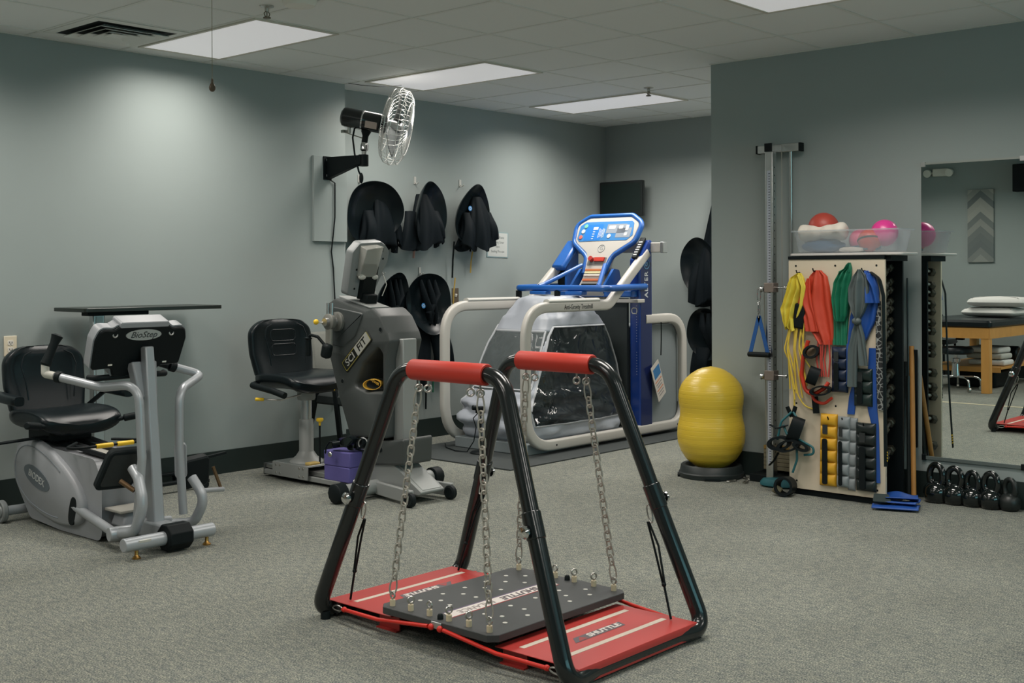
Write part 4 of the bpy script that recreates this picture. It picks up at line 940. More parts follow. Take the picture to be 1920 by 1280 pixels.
for k in range(5): disp(-0.07+0.013*k-0.0, 0.215, 0.005, 0.09-0.012*(k % 3), M_dwhite, 'gauge_mark', 0.001, 0.0165)
for k in range(4): disp(-0.125+0.0*k, 0.23-0.022*k, 0.022, 0.008, M_dwhite, 'gauge_mark', 0.002, 0.0165)
for (x, y), m in (((-0.225, 0.285), mat('button_green', S(120, 190, 170), 0.4)), ((-0.24, 0.235), M_dwhite), ((-0.25, 0.18), mat('button_red', S(200, 110, 100), 0.4)), ((0.045, 0.185), M_dwhite)):
    MB().lathe([(0.019, 0), (0.019, 0.004), (0.001, 0.005)], Mc @ Vector((x, y, 0.0145)), Mc.to_3x3() @ Vector((0, 0, 1)), 18).build('button', m, sp)
MB().torus(Mc @ Vector((0.005, 0.07, 0.012)), 0.034, 0.003, Mc.to_3x3() @ Vector((0, 0, 1)), 28, 6).build('logo_ring', M_panel, cs)
text_mb('G', 0.05, Mc @ Matrix.Translation((0.005, 0.07, 0.0125))).build('lettering', M_panel, cs)
MB().plate(rrect(0.19, 0.075, 0.012), [(0, 0.010), (0, 0.0135)], Mc @ Matrix.Translation((0.0, -0.05, 0))).build('tray', mat('tray_grey', S(110, 108, 106), 0.6), cs)
ky = MB().cyl(Mc @ Vector((-0.055, -0.035, 0.015)), Mc @ Vector((-0.055, -0.035, 0.045)), 0.021, n=18).build('safety_key', M_red, cs)
MB().box((0, 0, 0), (0.10, 0.034, 0.014), Mc @ Matrix.Translation((0.025, -0.035, 0.02))).build('red_clip', M_redvinyl, cs)
for i, (zz, c, nm) in enumerate(((-0.135, S(190, 110, 60), 0), (-0.158, S(214, 206, 160), 0), (-0.181, S(205, 200, 188), 0), (-0.226, S(196, 110, 70), 0))):
    MB().box((0, 0, 0), (0.165, 0.018, 0.02), Mc @ Matrix.Translation((0.0, zz, 0.016))).build('paper_stack', mat('paper_%d' % i, c, 0.7), cs, bevel=0.001)
MB().box((0, 0, 0), (0.17, 0.02, 0.012), Mc @ Matrix.Translation((0.0, -0.268, 0.01))).build('slot', M_blackm, cs)
# blue handle bar with braces and black legs
hb = MB().tube(fillet([(7.86, 6.45, 1.225), (7.30, 6.49, 1.215), (7.30, 5.56, 1.215), (7.86, 5.60, 1.225)], [0, .05, .05, 0], 6), 0.026, 16).build('handle_bar', M_blue, tm)
for y1, y2 in ((6.26, 6.14), (5.66, 5.90)):
    MB().tube(fillet([(7.31, y1, 1.23), (7.36, y1-(y1-y2)*.1, 1.245), (7.72, y2, 1.40)], .04), 0.018, 12).build('brace', M_blue, hb)
for y in (6.23, 5.86): MB().box((7.29, y, 1.178), (0.07, 0.17, 0.028)).build('bar_pad', M_blue, hb, bevel=0.006)
for y in (6.46, 6.05): MB().box((7.29, y, 1.15), (0.035, 0.035, 0.09)).build('bar_leg', M_blackm, hb)
MB().b2((7.70, 5.62, 1.14), (7.83, 6.42, 1.20)).build('lower_shroud', M_blue, tm, bevel=0.012)
MB().beam((7.735, 6.02, 1.13), (7.855, 6.02, 1.36), 0.25, 0.10, up=(1, 0, 0)).build('console_stem', M_frame, tm, bevel=0.01)
for s in (-1, 1):
    MB().plate(fillet([(7.60, 1.20, 0), (7.88, 1.20, 0), (7.83, 1.36, 0), (7.76, 1.37, 0)], .02, 4, True), [(0, -0.012), (0, 0.012)], frame((0, 6.02+s*0.17, 0), (1, 0, 0), (0, 0, 1))).build('gusset', M_blue, tm)
# tent-like air chamber: silver fabric with clear windows
M_bag = mat('silver_fabric', S(166, 172, 181), 0.36, 0.0, bump=0.1, bscale=400)
M_film = clear_mat('clear_film', S(120, 130, 132), 0.30, 0.04, 0.8)
M_film2 = clear_mat('smoky_film', S(24, 34, 36), 0.66, 0.05, 0.9)
keys = [(0.10, 6.50, 7.70, 5.672, 6.425), (0.16, 6.47, 7.72, 5.655, 6.44), (0.26, 6.465, 7.73, 5.652, 6.445), (0.36, 6.49, 7.73, 5.66, 6.44), (0.45, 6.55, 7.72, 5.672, 6.43), (0.62, 6.655, 7.71, 5.70, 6.42), (0.80, 6.765, 7.66, 5.73, 6.395), (0.95, 6.86, 7.60, 5.765, 6.35), (1.06, 6.93, 7.50, 5.80, 6.30), (1.135, 6.98, 7.42, 5.83, 6.26), (1.155, 7.02, 7.38, 5.86, 6.22)]
NU, NV = 132, 60
def ringkey(t):
    z = keys[0][0]+(keys[-1][0]-keys[0][0])*t
    for a, b in zip(keys, keys[1:]):
        if z <= b[0]+1e-9:
            f = (z-a[0])/(b[0]-a[0]); return [a[i]+(b[i]-a[i])*f for i in range(5)]
    return list(keys[-1])
bag = []; kind = {}
for j in range(NV+1):
    z, x0, x1, y0, y1 = ringkey(j/NV); row = []
    for i in range(NU):
        th = 2*PI*i/NU; c, s = math.cos(th), math.sin(th); p = 5.5 if z < 1.0 else 4
        ux, uy = math.copysign(abs(c)**(2/p), c), math.copysign(abs(s)**(2/p), s)
        P = Vector(((x0+x1)/2+(x1-x0)/2*ux, (y0+y1)/2+(y1-y0)/2*uy, z))
        low = max(0, 1-abs(z-0.28)/0.26); high = max(0, (z-0.9)/0.25)
        nz = mnoise.noise(Vector((P.x*4.0, P.y*4.0, z*15)))*0.075*low + mnoise.noise(Vector((P.x*9, P.y*9, z*22)))*0.035*low
        nz += (mnoise.noise(Vector((P.x*7, P.y*7, z*3)))*0.03 + mnoise.noise(Vector((P.x*18, P.y*18, z*5)))*0.012)*(0.30+1.0*high)
        nz -= 0.035*math.exp(-((z-0.50)/0.10)**2)*(1 if c < 0.5 else 0)
        P += Vector((c, s, 0)).normalized()*min(nz, 0.020 if s < -0.6 or s > 0.6 else 0.03)
        row.append(P)
    bag.append(row)
def win(i, j):
    th = 2*PI*(i+.5)/NU; c, s = math.cos(th), math.sin(th); t = (j+.5)/NV; z = 0.10+1.055*t
    p = bag[j][i]
    if 83 <= i <= 115 and 0.20 < z < 0.935 and not (i < 86 and (z < 0.30 or z > 0.87)) and not (i > 112 and (z < 0.28 or z > 0.88)): return 2
    if 17 <= i <= 49 and 0.20 < z < 0.935: return 3
    if c < -0.5 and 5.78 < p.y < 6.44 and 0.46 < z < 0.90: return 1
    return 0
for k, (nm, m) in enumerate((('air_chamber', M_bag), ('clear_window', M_film), ('smoky_window', M_film2), ('smoky_window', M_film2))):
    mb = MB(); idx = {}
    for j in range(NV):
        for i in range(NU):
            if win(i, j) != k: continue
            q = []
            for a, b in ((i, j), ((i+1) % NU, j), ((i+1) % NU, j+1), (i, j+1)):
                if (a, b) not in idx: idx[(a, b)] = len(mb.v); mb.v.append(bag[b][a])
                q.append(idx[(a, b)])
            mb.f.append(q); mb.mi.append(0)
    if k == 0:
        top = [idx[(i, NV)] for i in range(NU)]; ctr = len(mb.v); mb.v.append(Vector((7.2, 6.04, 1.135)))
        for i in range(NU): mb.f.append([top[i], top[(i+1) % NU], ctr]); mb.mi.append(0)
    bo = mb.build(nm, m, tm, ang=75, solid=0.004 if k == 0 else 0.0)
    if k == 0: bagobj = bo
# window hems
def hem(cells, m=M_bag):
    MB().tube([bag[j][i % NU] + Vector((0, -0.003 if 80 < i < 120 else 0.003 if 10 < i < 50 else 0, 0)) for i, j in cells], 0.011, 8, True, flat=0.5).build('window_hem', mat('hem_pale', S(172, 176, 180), 0.45), bagobj)
j0, j1 = int((0.20-0.10)/1.055*NV)+1, int((0.935-0.10)/1.055*NV)
for a, b in ((83, 116), (17, 50)):
    hem([(i, j0) for i in range(a+3, b-3)] + [(b, j) for j in range(j0+5, j1-4)] + [(i, j1) for i in range(b-3, a+2, -1)] + [(a, j) for j in range(j1-4, j0+5, -1)])
ii = [i for i in range(NU) if win(i, int(0.55*NV)) == 1]; k0, k1 = int((0.46-0.10)/1.055*NV)+1, int((0.90-0.10)/1.055*NV)
if ii: hem([(i, k0) for i in range(ii[0], ii[-1]+2)] + [(ii[-1]+1, j) for j in range(k0, k1)] + [(i, k1) for i in range(ii[-1]+1, ii[0]-1, -1)] + [(ii[0], j) for j in range(k1, k0, -1)])
# remote on the near post, books etc.
rm = MB().box((0, 0, 0), (0.05, 0.21, 0.02), frame((7.83, 5.64, 1.535), (0, -1, 0), (0.62, 0.12, 0.78)))
rc_ = o = rm.build('remote_control', M_blackm, bevel=0.005); tag(o, 'black remote control resting on the blue treadmill post', 'remote control')
for k in range(6):
    MB().box((0, 0, 0), (0.034, 0.009, 0.002), frame((7.83, 5.64, 1.535), (0, -1, 0), (0.62, 0.12, 0.78)) @ Matrix.Translation((0, -0.075+0.026*k, 0.0105))).build('button_row', M_dwhite, o)
# instruction card on a lanyard
t = thing('instruction_card', 'printed instruction card hanging by a black lanyard on the treadmill side panel', 'card', (8.04, 5.595, 0.95))
MB().tube([(8.045, 5.575, 0.93), (8.055, 5.58, 0.86), (8.06, 5.585, 0.76), (8.055, 5.585, 0.66)], 0.0045, 8).build('lanyard', M_blackm, t)
Mi = frame((8.015, 5.583, 0.455), (0.90, 0, 0.36), (-0.36, 0, 0.90)) @ Matrix.Rotation(0.25, 4, 'Y')
cd = MB().plate(rrect(0.19, 0.30, 0.006), [(0, -0.0015), (0, 0.0015)], Mi).build('card', mat('card_paper', S(190, 184, 176), 0.5), t)
MB().plate(rrect(0.15, 0.085, 0.003), [(0, 0.001), (0, 0.0022)], Mi @ Matrix.Translation((0.01, 0.075, 0))).build('blue_photo', mat('card_blue', S(50, 110, 160), 0.4), cd)
for k in range(6): MB().box((0, 0, 0), (0.15-0.02*(k % 3), 0.008, 0.001), Mi @ Matrix.Translation((0, 0.005-0.024*k, 0.0018))).build('text_line', mat('card_ink', S(130, 122, 120), 0.6) if k % 3 else mat('card_orange', S(190, 110, 70), 0.6), cd)
# small camera on a weighted stand before the chamber
t = thing('camera_stand', 'small black camera on a thin weighted stand in front of the treadmill', 'camera', (6.36, 6.02, ZM))
MB().lathe([(0.001, 0), (0.075, 0), (0.078, 0.006), (0.07, 0.014), (0.012, 0.02)], (6.36, 6.02, ZM)).build('base', M_blackm, t)
MB().cyl((6.36, 6.02, 0.02), (6.36, 6.02, 0.30), 0.009, n=12).build('pole', M_blackm, t)
MB().box((6.36, 6.02, 0.33), (0.06, 0.05, 0.05)).cyl((6.335, 6.03, 0.345), (6.30, 6.045, 0.35), 0.018, n=14).build('camera_head', M_blackm, t, bevel=0.005)
MB().tube([(6.35, 6.03, 0.31), (6.315, 6.05, 0.27), (6.34, 6.045, 0.2), (6.32, 6.05, 0.10), (6.30, 6.1, 0.02), (6.30, 6.22, 0.015), (6.38, 6.40, 0.015), (6.44, 6.47, 0.03)], 0.004, 6).build('cable', M_blackm, t)

# flat screen on the far wall
t = thing('television', 'small black flat screen television on the far wall above the treadmill', 'television', (9.0, 6.675, 2.02))
q = frame((8.985, 6.675, 2.028), (0, -1, 0), (0, 0, 1))
MB().plate(rrect(0.50, 0.335, 0.012), [(0.01, -0.045), (0, -0.03), (0, 0.0), (0.004, 0.004)], q).build('cabinet', M_black, t)
MB().plate(rrect(0.455, 0.262, 0.003), [(0, 0.003), (0, 0.0046)], q @ Matrix.Translation((0, 0.012, 0))).build('screen', mat('screen_dark', (0.006, 0.016, 0.014, 1), 0.25), t)
MB().box((0, 0, 0), (0.05, 0.008, 0.001), q @ Matrix.Translation((-0.19, -0.142, 0.0046))).build('maker_label', mat('label_grey', S(140, 140, 140), 0.5), t)
MB().b2((9.03, 6.61, 1.95), (9.13, 6.74, 2.10)).build('wall_mount', M_blackm, t)
MB().lathe([(0.012, 0), (0.012, 0.02), (0.001, 0.02)], (8.975, 6.66, 1.85), (0, 0, -1), 12).build('cable_plug', M_zinc, t)
# ================================================================ wall fan on its board
o = MB().b2((5.402, YL-0.022, 1.572), (5.712, YL, 2.192)).build('mounting_board', M_wall, bevel=0.002); tag(o, 'wall coloured mounting board behind the fan bracket', 'board')
fan = thing('wall_fan', 'black wall fan with a chrome wire cage on a bracket', 'fan', (5.52, YL-0.022, 2.1))
Y0 = YL-0.022
MB().b2((5.487, Y0-.008, 2.02), (5.56, Y0, 2.19)).build('wall_plate', M_blackm, fan)
for z in (2.05, 2.165): MB().lathe([(0.014, 0), (0.013, 0.004), (0.001, 0.007)], (5.523, Y0-.008, z), (0, -1, 0), 14).build('bolt', M_alu, fan)
ap = [(-(Y0-.008), 2.025), (-6.43, 2.105), (-6.38, 2.11), (-6.38, 2.175), (-(Y0-.008), 2.185)]
MB().plate(ap, [(0, -0.022), (0, 0.022)], frame((5.535, 0, 0), (0, -1, 0), (0, 0, 1))).build('bracket_arm', M_blackm, fan, bevel=0.004)
MB().lathe([(0.036, -0.04), (0.036, 0.04)], (5.56, 6.395, 2.14), (0, 0, 1), 20).build('bracket_socket', M_blackm, fan)
MB().lathe([(0.018, 0), (0.018, 0.03), (0.03, 0.04), (0.03, 0.075), (0.022, 0.09), (0.02, 0.10)], (5.565, 6.395, 2.175), (0.05, 0, 1), 16).build('pivot_joint', M_chrome, fan)
MB().lathe([(0.022, 0), (0.022, 0.05), (0.03, 0.07), (0.05, 0.11)], (5.57, 6.395, 2.265), (0.2, 0, 1), 16).build('neck', M_blackm, fan)
ax = Vector((0.62, -0.76, -0.20)).normalized()
mc = Vector((5.56, 6.40, 2.425))
mp = [(0.001, -0.155), (0.045, -0.155), (0.066, -0.14), (0.07, -0.12), (0.07, 0.0), (0.0715, 0.002), (0.0715, 0.008), (0.07, 0.01), (0.07, 0.13), (0.06, 0.14), (0.001, 0.14)]
MB().lathe(mp, mc, ax, 28).build('motor', M_black, fan)
MB().lathe([(0.0705, -0.004), (0.074, -0.003), (0.074, 0.007), (0.0705, 0.008)], mc, ax, 28, cap=False).build('motor_band', M_chrome, fan)
R3 = frame(mc, ax, (0, 0, 1))
MB().box((0, 0, 0), (0.085, 0.05, 0.002), frame(mc + ax*0.075 + R3.to_3x3() @ Vector((0, -0.028, 0.066)), ax, R3.to_3x3() @ Vector((0, 0.9, 0.42)))).build('rating_label', mat('label_pinkish', S(200, 180, 170), 0.5), fan)
MB().cyl(mc - ax*0.10 + Vector((0, 0, -0.065)), mc - ax*0.10 + Vector((0, 0, -0.11)), 0.012, n=12).box(mc - ax*0.13 + Vector((0, 0, -0.105)), (0.05, 0.03, 0.02)).build('oscillator', M_zinc, fan)
MB().tube([mc - ax*0.12 + Vector((0, 0, -0.112)), mc + ax*0.02 + Vector((0, 0, -0.13))], 0.004, 6).build('oscillator_link', M_zinc, fan)
cc = mc + ax*0.245; RC = 0.275
Q = rotm((0, 0, 1), ax)
def cp(r, a, d): return cc + Q @ Vector((r*math.cos(a), r*math.sin(a), d))
cg = fan
prof = [(0.06, -0.085), (0.14, -0.085), (0.225, -0.075), (0.262, -0.045), (RC, 0.0), (0.262, 0.05), (0.225, 0.078), (0.13, 0.092), (0.055, 0.094)]
cage = MB()
NW = 44
for k in range(NW):
    a = 2*PI*k/NW; cage.tube([cp(r, a, d) for r, d in prof], 0.0014, 5)
for r, d in ((RC, 0.0), (0.262, 0.05), (0.262, -0.045), (0.19, 0.085), (0.19, -0.08)):
    cage.tube([cp(r, 2*PI*k/48, d) for k in range(48)], 0.0026, 6, True)
cage.build('wire_cage', mat('wire_bright', S(214, 214, 210), 0.3, 0.6), fan)
MB().lathe([(0.001, 0.088), (0.056, 0.09), (0.058, 0.096), (0.04, 0.102), (0.001, 0.104)], cc, ax, 24).build('cage_badge', M_alu, fan)
MB().lathe([(0.065, -0.10), (0.065, -0.08), (0.001, -0.078)], cc, ax, 24).build('rear_plate', M_blackm, fan)
hubm = MB().lathe([(0.001, -0.06), (0.04, -0.06), (0.04, 0.03), (0.03, 0.04), (0.001, 0.042)], cc, ax, 20).build('hub', M_alu, fan)
for k in range(3):
    a0 = 2*PI*k/3+0.4
    bl = MB().grid(lambda u, v: cp(0.035+0.205*u, a0+(v-0.5)*(0.9+0.35*math.sin(u*PI)), (v-0.5)*0.07*(1-0.3*u)), 10, 8)
    bl.build('blade', mat('blade_grey', S(110, 114, 114), 0.6, 0.2), hubm, solid=0.0015)
MB().tube([mc - ax*0.06 + Vector((0, 0, -0.068)), (5.50, 6.44, 2.30), (5.51, 6.43, 2.18), (5.53, 6.41, 2.06), (5.55, 6.40, 2.02), (5.545, 6.41, 2.0)], 0.0065, 8).build('power_lead', M_blackm, fan)
MB().sphere((5.548, 6.405, 2.015), 0.016, 12, 8, (1, 1, 2.4)).build('lead_plug', M_blackm, fan)
MB().tube([(5.52, Y0-.012, 2.03), (5.588, Y0-.01, 2.0), (5.585, Y0-.012, 1.75), (5.57, Y0-.010, 1.62), (5.572, YL-.008, 1.50), (5.59, YL-.008, 1.38), (5.60, YL-.012, 1.15), (5.59, YL-.012, 0.6), (5.60, YL-.012, 0.35)], 0.005, 8).build('wall_cord', M_blackm, fan)

# ================================================================ neoprene shorts on hooks
M_neo = mat('neoprene', (0.006, 0.0095, 0.012, 1), 0.65, bump=0.08, bscale=900, spec=0.10)
M_neo2 = mat('coated_rubber', (0.006, 0.010, 0.012, 1), 0.26, bump=0.04, bscale=500, spec=0.22)
M_zip = mat('zip_dark', S(40, 44, 46), 0.4, 0.4)
def shorts(base, xd, label, R=0.235, dish=(0, 0, 0), tilt=(0, 0), hang=0.30, wid=0.30, seed=1, dx=0.0, front=True, fz=0.0, hook=True, tags=(), logo=None, fshift=0.0, fdrop=0.0):
    """base: point on the wall at the disc's centre; xd: along-wall direction to the viewer's right"""
    xd = Vector(xd); out = xd.cross(Vector((0, 0, 1))); B = frame(base, xd, (0, 0, 1))  # z = out of wall
    t = thing('air_shorts', label, 'shorts', base, 'black sealing shorts hung on the walls')
    D = B @ Matrix.Translation((dx, 0, 0.072+R*(abs(math.sin(tilt[0]))+abs(math.sin(tilt[1])))*0.85)) @ Matrix.Rotation(tilt[0], 4, 'X') @ Matrix.Rotation(tilt[1], 4, 'Y')
    n = 64; rings = []
    pr = [(0.30, -0.050), (0.55, -0.045), (0.80, -0.020), (0.95, 0.010), (1.0, 0.022), (1.012, 0.024), (1.012, 0.018), (0.96, 0.003), (0.80, -0.030), (0.55, -0.056), (0.28, -0.062)]
    for r, z in pr:
        ring = []
        for k in range(n):
            a = 2*PI*k/n; wob = 1+0.02*math.sin(3*a+seed)+0.012*math.sin(5*a+2*seed)
            ring.append(D @ Vector((R*r*wob*math.cos(a)*0.96, R*r*wob*math.sin(a), z+0.016*math.sin(2*a+seed)*r)))
        rings.append(ring)
    fl = MB().loft(rings, cap=True).build('sealing_disc', M_neo2, t, ang=60)
    # fabric: gathered cone of folds, hanging down to two leg hems
    def cloth(x0, y0, z0, w0, w1, L, d0, d1, nf, ph, nm, lean=0.0):
        rings = []; N = 60; M = 22
        for j in range(M+1):
            v = j/M; ring = []
            for k in range(N):
                a = 2*PI*k/N; ca, sa = math.cos(a), math.sin(a)
                w_ = w0+(w1-w0)*v**0.8; dd = d0+(d1-d0)*v
                fold = 1+0.22*v**0.7*math.sin(nf*a+ph+1.5*v)+0.10*v*math.sin((2*nf+1)*a+2*ph)
                wave = 0.03*v*math.sin(a*2+ph)
                yy = y0-L*v-0.035*v*math.sin(nf*a*0.5+ph)*(1 if v > .5 else v*2)
                zz = z0+max(dd*sa*fold, -dd*0.7)+0.03*math.sin(v*PI)
                ring.append(B @ Vector((x0+lean*v+w_/2*ca*fold+wave*0.4, yy, max(0.012, zz))))
            rings.append(ring)
        # hollow hem
        inner = [[r0.lerp(sum(rings[-1], Vector())/N, 0.18) for r0 in rings[-1]], [r0.lerp(sum(rings[-4], Vector())/N, 0.25) for r0 in rings[-4]]]
        return MB().loft(rings+inner).build(nm, M_neo, t, ang=60)
    if front:
        cloth(dx+fshift, R*0.62, 0.11+fz, 0.10, wid, hang+R*0.62, 0.035, 0.075, 5, seed*1.3, 'shorts_fabric', lean=0.02)
        cloth(dx-wid*0.26+fshift, 0.02, 0.10+fz, 0.14, 0.20, hang+0.02, 0.04, 0.065, 3, seed*2.1, 'leg', lean=-0.03)
        cloth(dx+wid*0.30+fshift, 0.03, 0.11+fz, 0.14, 0.17, hang-0.01, 0.04, 0.06, 3, seed*0.7+1, 'leg', lean=0.06)
    else:
        cloth(dx-0.08, -R*0.55, 0.055, 0.22, 0.20, hang, 0.045, 0.05, 3, seed*1.3, 'leg', lean=-0.02)
        cloth(dx+0.10, -R*0.50, 0.055, 0.20, 0.17, hang*0.8, 0.045, 0.05, 3, seed*0.9, 'leg', lean=0.12)
        # folds falling into the dish
        for q, (a, b, c) in enumerate(((-0.06, 0.02, 0.0), (0.02, 0.06, 0.2), (0.085, 0.0, 0.35))):
            MB().tube([D @ Vector((a*1.0, R*0.80-0.0, -0.01)), D @ Vector((a+0.01, R*0.3, 0.01)), D @ Vector((b, -R*0.3, -0.012)), D @ Vector((b+c*0.08, -R*0.62, -0.035))], [0.02, 0.035, 0.04, 0.03], 12, flat=0.5).build('fabric_fold', M_neo, t)
    if hook:
        h = MB().box((0, 0, 0), (0.022, 0.06, 0.006), B @ Matrix.Translation((dx*0.3, R+0.022, 0.0035))).tube([B @ Vector((dx*0.3, R+0.007, 0.006)), B @ Vector((dx*0.3, R-0.008, 0.03)), B @ Vector((dx*0.3, R+0.007, 0.045))], 0.004, 8)
        h.build('hook', mat('hook_white', S(190, 190, 184), 0.4), t)
    for (x, y0, y1, kind) in tags:
        p = [B @ Vector((x, y0, 0.07)), B @ Vector((x+.003, (y0+y1)/2, 0.05)), B @ Vector((x+.006, y1, 0.04))]
        if kind == 'strap': MB().tube(p, 0.010, 8, flat=0.3).build('strap', M_blackm, t)
        elif kind == 'yellow': MB().tube(p, 0.008, 8, flat=0.4).build('size_tag', mat('tag_yellow', S(206, 172, 90), 0.6), t)
        elif kind == 'pink': MB().tube(p, 0.012, 10, flat=0.5).build('size_tag', mat('tag_pink', S(205, 160, 150), 0.6), t)
        elif kind == 'green': MB().tube(p, 0.010, 8, flat=0.4).build('size_tag', mat('tag_green', S(40, 110, 84), 0.6), t)
    if logo:
        c = (D if not front else B) @ Vector(logo); zz = (D if not front else B).to_3x3() @ Vector((0, 0, 1))
        m_ = MB().lathe([(0.021, 0), (0.021, 0.003), (0.001, 0.0035)], c, zz, 20).build('round_logo', mat('logo_sky', S(60, 130, 190), 0.5), t)
        MB().lathe([(0.012, 0.0033), (0.012, 0.0042), (0.008, 0.0042), (0.008, 0.0033)], c, zz, 16).build('logo_letter', M_dwhite, m_)
    return t
def on_wall(x, z): return (x, YR, z)
X1 = (1, 0, 0)
shorts(on_wall(6.01, 1.80), X1, 'black rubber shorts hanging highest and leftmost, right under the fan', 0.245, tilt=(0.2, -0.25), hang=0.27, wid=0.30, seed=1, fshift=0.10, tags=((0.10, 0.18, 0.06, 'strap'),))
shorts(on_wall(6.60, 1.81), X1, 'black rubber shorts in the middle of the upper row on the wall', 0.255, tilt=(0.1, 0.32), hang=0.26, wid=0.36, seed=2.2, fshift=-0.03, tags=((-0.06, -0.25, -0.35, 'pink'),))
shorts(on_wall(7.12, 1.82), X1, 'black rubber shorts on the right of the upper row, beside the paper sign', 0.25, tilt=(0.15, 0.18), hang=0.27, wid=0.34, seed=3.4, fshift=0.08, logo=(-0.085, 0.05, 0.20),
       tags=((-0.14, -0.22, -0.52, 'strap'), (-0.13, -0.52, -0.75, 'yellow'), (0.075, -0.20, -0.30, 'strap'), (0.077, -0.30, -0.48, 'yellow')))
shorts(on_wall(6.24, 1.09), X1, 'black rubber shorts half hidden behind the ergometer tower', 0.25, tilt=(0.05, 0.25), hang=0.55, wid=0.3, seed=4.1, front=False, logo=(-0.12, -0.03, 0.0))
shorts(on_wall(6.65, 1.09), X1, 'black rubber shorts with open round disc, lower row beside the light switch', 0.245, tilt=(-0.12, -0.05), hang=0.52, wid=0.3, seed=5.3, front=False, logo=(-0.05, -0.01, -0.01), tags=((0.02, -0.3, -0.85, 'strap'), (0.10, -0.42, -0.72, 'green')))
X2 = (0, -1, 0)
shorts((XR, 5.78, 1.40), X2, 'black rubber shorts on the far wall, upper one at the corner', 0.25, tilt=(0.1, -0.25), hang=0.34, wid=0.30, seed=6.2, dx=-0.02, fshift=0.06, hook=False, tags=((0.02, -0.1, -0.48, 'strap'), (-0.02, -0.50, -0.68, 'pink')))
shorts((XR, 5.76, 0.79), X2, 'black rubber shorts on the far wall, lower one behind the yellow ball', 0.23, tilt=(0.1, -0.2), hang=0.30, wid=0.30, seed=7.7, dx=0.02, front=False, hook=False)
o = None
t = thing('rain_cape', 'long black garment hanging at the top of the far wall corner', 'garment', (XR, 5.70, 2.1))
rings = []
for j in range(15):
    v = j/14; z = 2.12-0.72*v; w_ = 0.05+0.34*v**1.1
    rings.append([Vector((XR-0.012-0.07*(0.6+0.4*v)*(0.5+0.5*math.sin(a)) - 0.012*math.sin(6*a+v*2), 5.68+w_/2*math.cos(a)+0.012*math.sin(5*a)*v, z)) for a in [2*PI*k/40 for k in range(40)]])
MB().loft(rings).build('cloth', M_neo, t, ang=60)

# paper sign in a frame
t = thing('wall_notice', 'printed paper notice on the wall right of the hanging shorts', 'notice', (7.58, YR, 1.58))
q = frame((7.582, YR-0.004, 1.583), (1, 0, 0.0), (0, 0, 1)) @ Matrix.Rotation(-0.02, 4, 'Z')
MB().plate(rrect(0.27, 0.22, 0.003), [(0, -0.004), (0, 0.001)], q).build('frame', mat('notice_blue', S(130, 156, 160), 0.5), t)
MB().plate(rrect(0.25, 0.205, 0.002), [(0, 0.0), (0, 0.0016)], q).build('paper', mat('notice_paper', S(190, 194, 190), 0.7), t)
for s, y, sz in (('Put Flat Pants', 0.062, 0.033), ('Loading Liner', 0.022, 0.033), ('into', -0.016, 0.033), ('Sealing Pre-use', -0.058, 0.031)):
    text_mb(s, sz, q @ Matrix.Translation((0, y, 0.0018)), xs=0.9, ext=0.0002).build('lettering', mat('notice_ink', S(96, 104, 104), 0.7), t)
# ================================================================ yellow peanut ball on its ring
t = thing('ball_base', 'black plastic ring base on the carpet under the yellow peanut ball', 'base', (6.68, 4.235, 0))
PX, PY = 6.68, 4.235
MB().lathe([(0.20, 0.0), (0.212, 0.004), (0.214, 0.03), (0.208, 0.034), (0.205, 0.04), (0.198, 0.075), (0.188, 0.083), (0.17, 0.08), (0.15, 0.045), (0.10, 0.03), (0.001, 0.028)], (PX, PY, 0), n=48).build('ring', mat('ring_black', (0.012, 0.018, 0.018, 1), 0.5), t)
for k in range(4):
    a = 0.6+PI/2*k; MB().box((PX+0.205*math.cos(a), PY+0.205*math.sin(a), 0.008), (0.03, 0.10, 0.012), rot=(0, 0, a)).build('foot_notch', M_blackm, t)
prof = []
for k in range(61):
    z = 0.032+0.688*k/60; u = (z-0.032)/0.688
    pts = [(0, 0.0), (0.02, 0.06), (0.06, 0.115), (0.12, 0.165), (0.20, 0.200), (0.28, 0.218), (0.36, 0.222), (0.43, 0.218), (0.50, 0.2075), (0.545, 0.2025), (0.59, 0.2035), (0.65, 0.2095), (0.71, 0.213), (0.77, 0.209), (0.83, 0.193), (0.88, 0.168), (0.93, 0.130), (0.97, 0.086), (0.99, 0.048), (1, 0.004)]
    for (a, ra), (b, rb) in zip(pts, pts[1:]):
        if a <= u <= b+1e-9: f = (u-a)/(b-a); r = ra+(rb-ra)*f; break
    g = 0.0012*(1 if (k % 2 and (u < 0.22 or 0.45 < u < 0.62)) else 0)
    prof.append((max(r-g, 0.001), z))
def yellow_ball_mat():
    m = mat('peanut_yellow', S(216, 184, 58), 0.33, spec=0.5); nt = m.node_tree; b = nt.nodes['Principled BSDF']
    tc = nt.nodes.new('ShaderNodeTexCoord'); wv = nt.nodes.new('ShaderNodeTexWave'); wv.bands_direction = 'Z'; wv.inputs['Scale'].default_value = 11; wv.inputs['Distortion'].default_value = 0.0
    cr = nt.nodes.new('ShaderNodeValToRGB'); cr.color_ramp.elements[0].position = 0.0; cr.color_ramp.elements[1].position = 0.06
    bp = nt.nodes.new('ShaderNodeBump'); bp.inputs['Strength'].default_value = 0.35; bp.inputs['Distance'].default_value = 0.002
    nt.links.new(tc.outputs['Object'], wv.inputs['Vector']); nt.links.new(wv.outputs['Fac'], cr.inputs['Fac']); nt.links.new(cr.outputs[0], bp.inputs['Height']); nt.links.new(bp.outputs[0], b.inputs['Normal'])
    return m
# seated on the ring: the lathe starts above the ring's floor
o = MB().lathe(prof, (PX, PY, 0), n=56).build('peanut_ball', yellow_ball_mat(), ang=80); tag(o, 'large yellow peanut shaped exercise ball standing on a black ring', 'exercise ball')

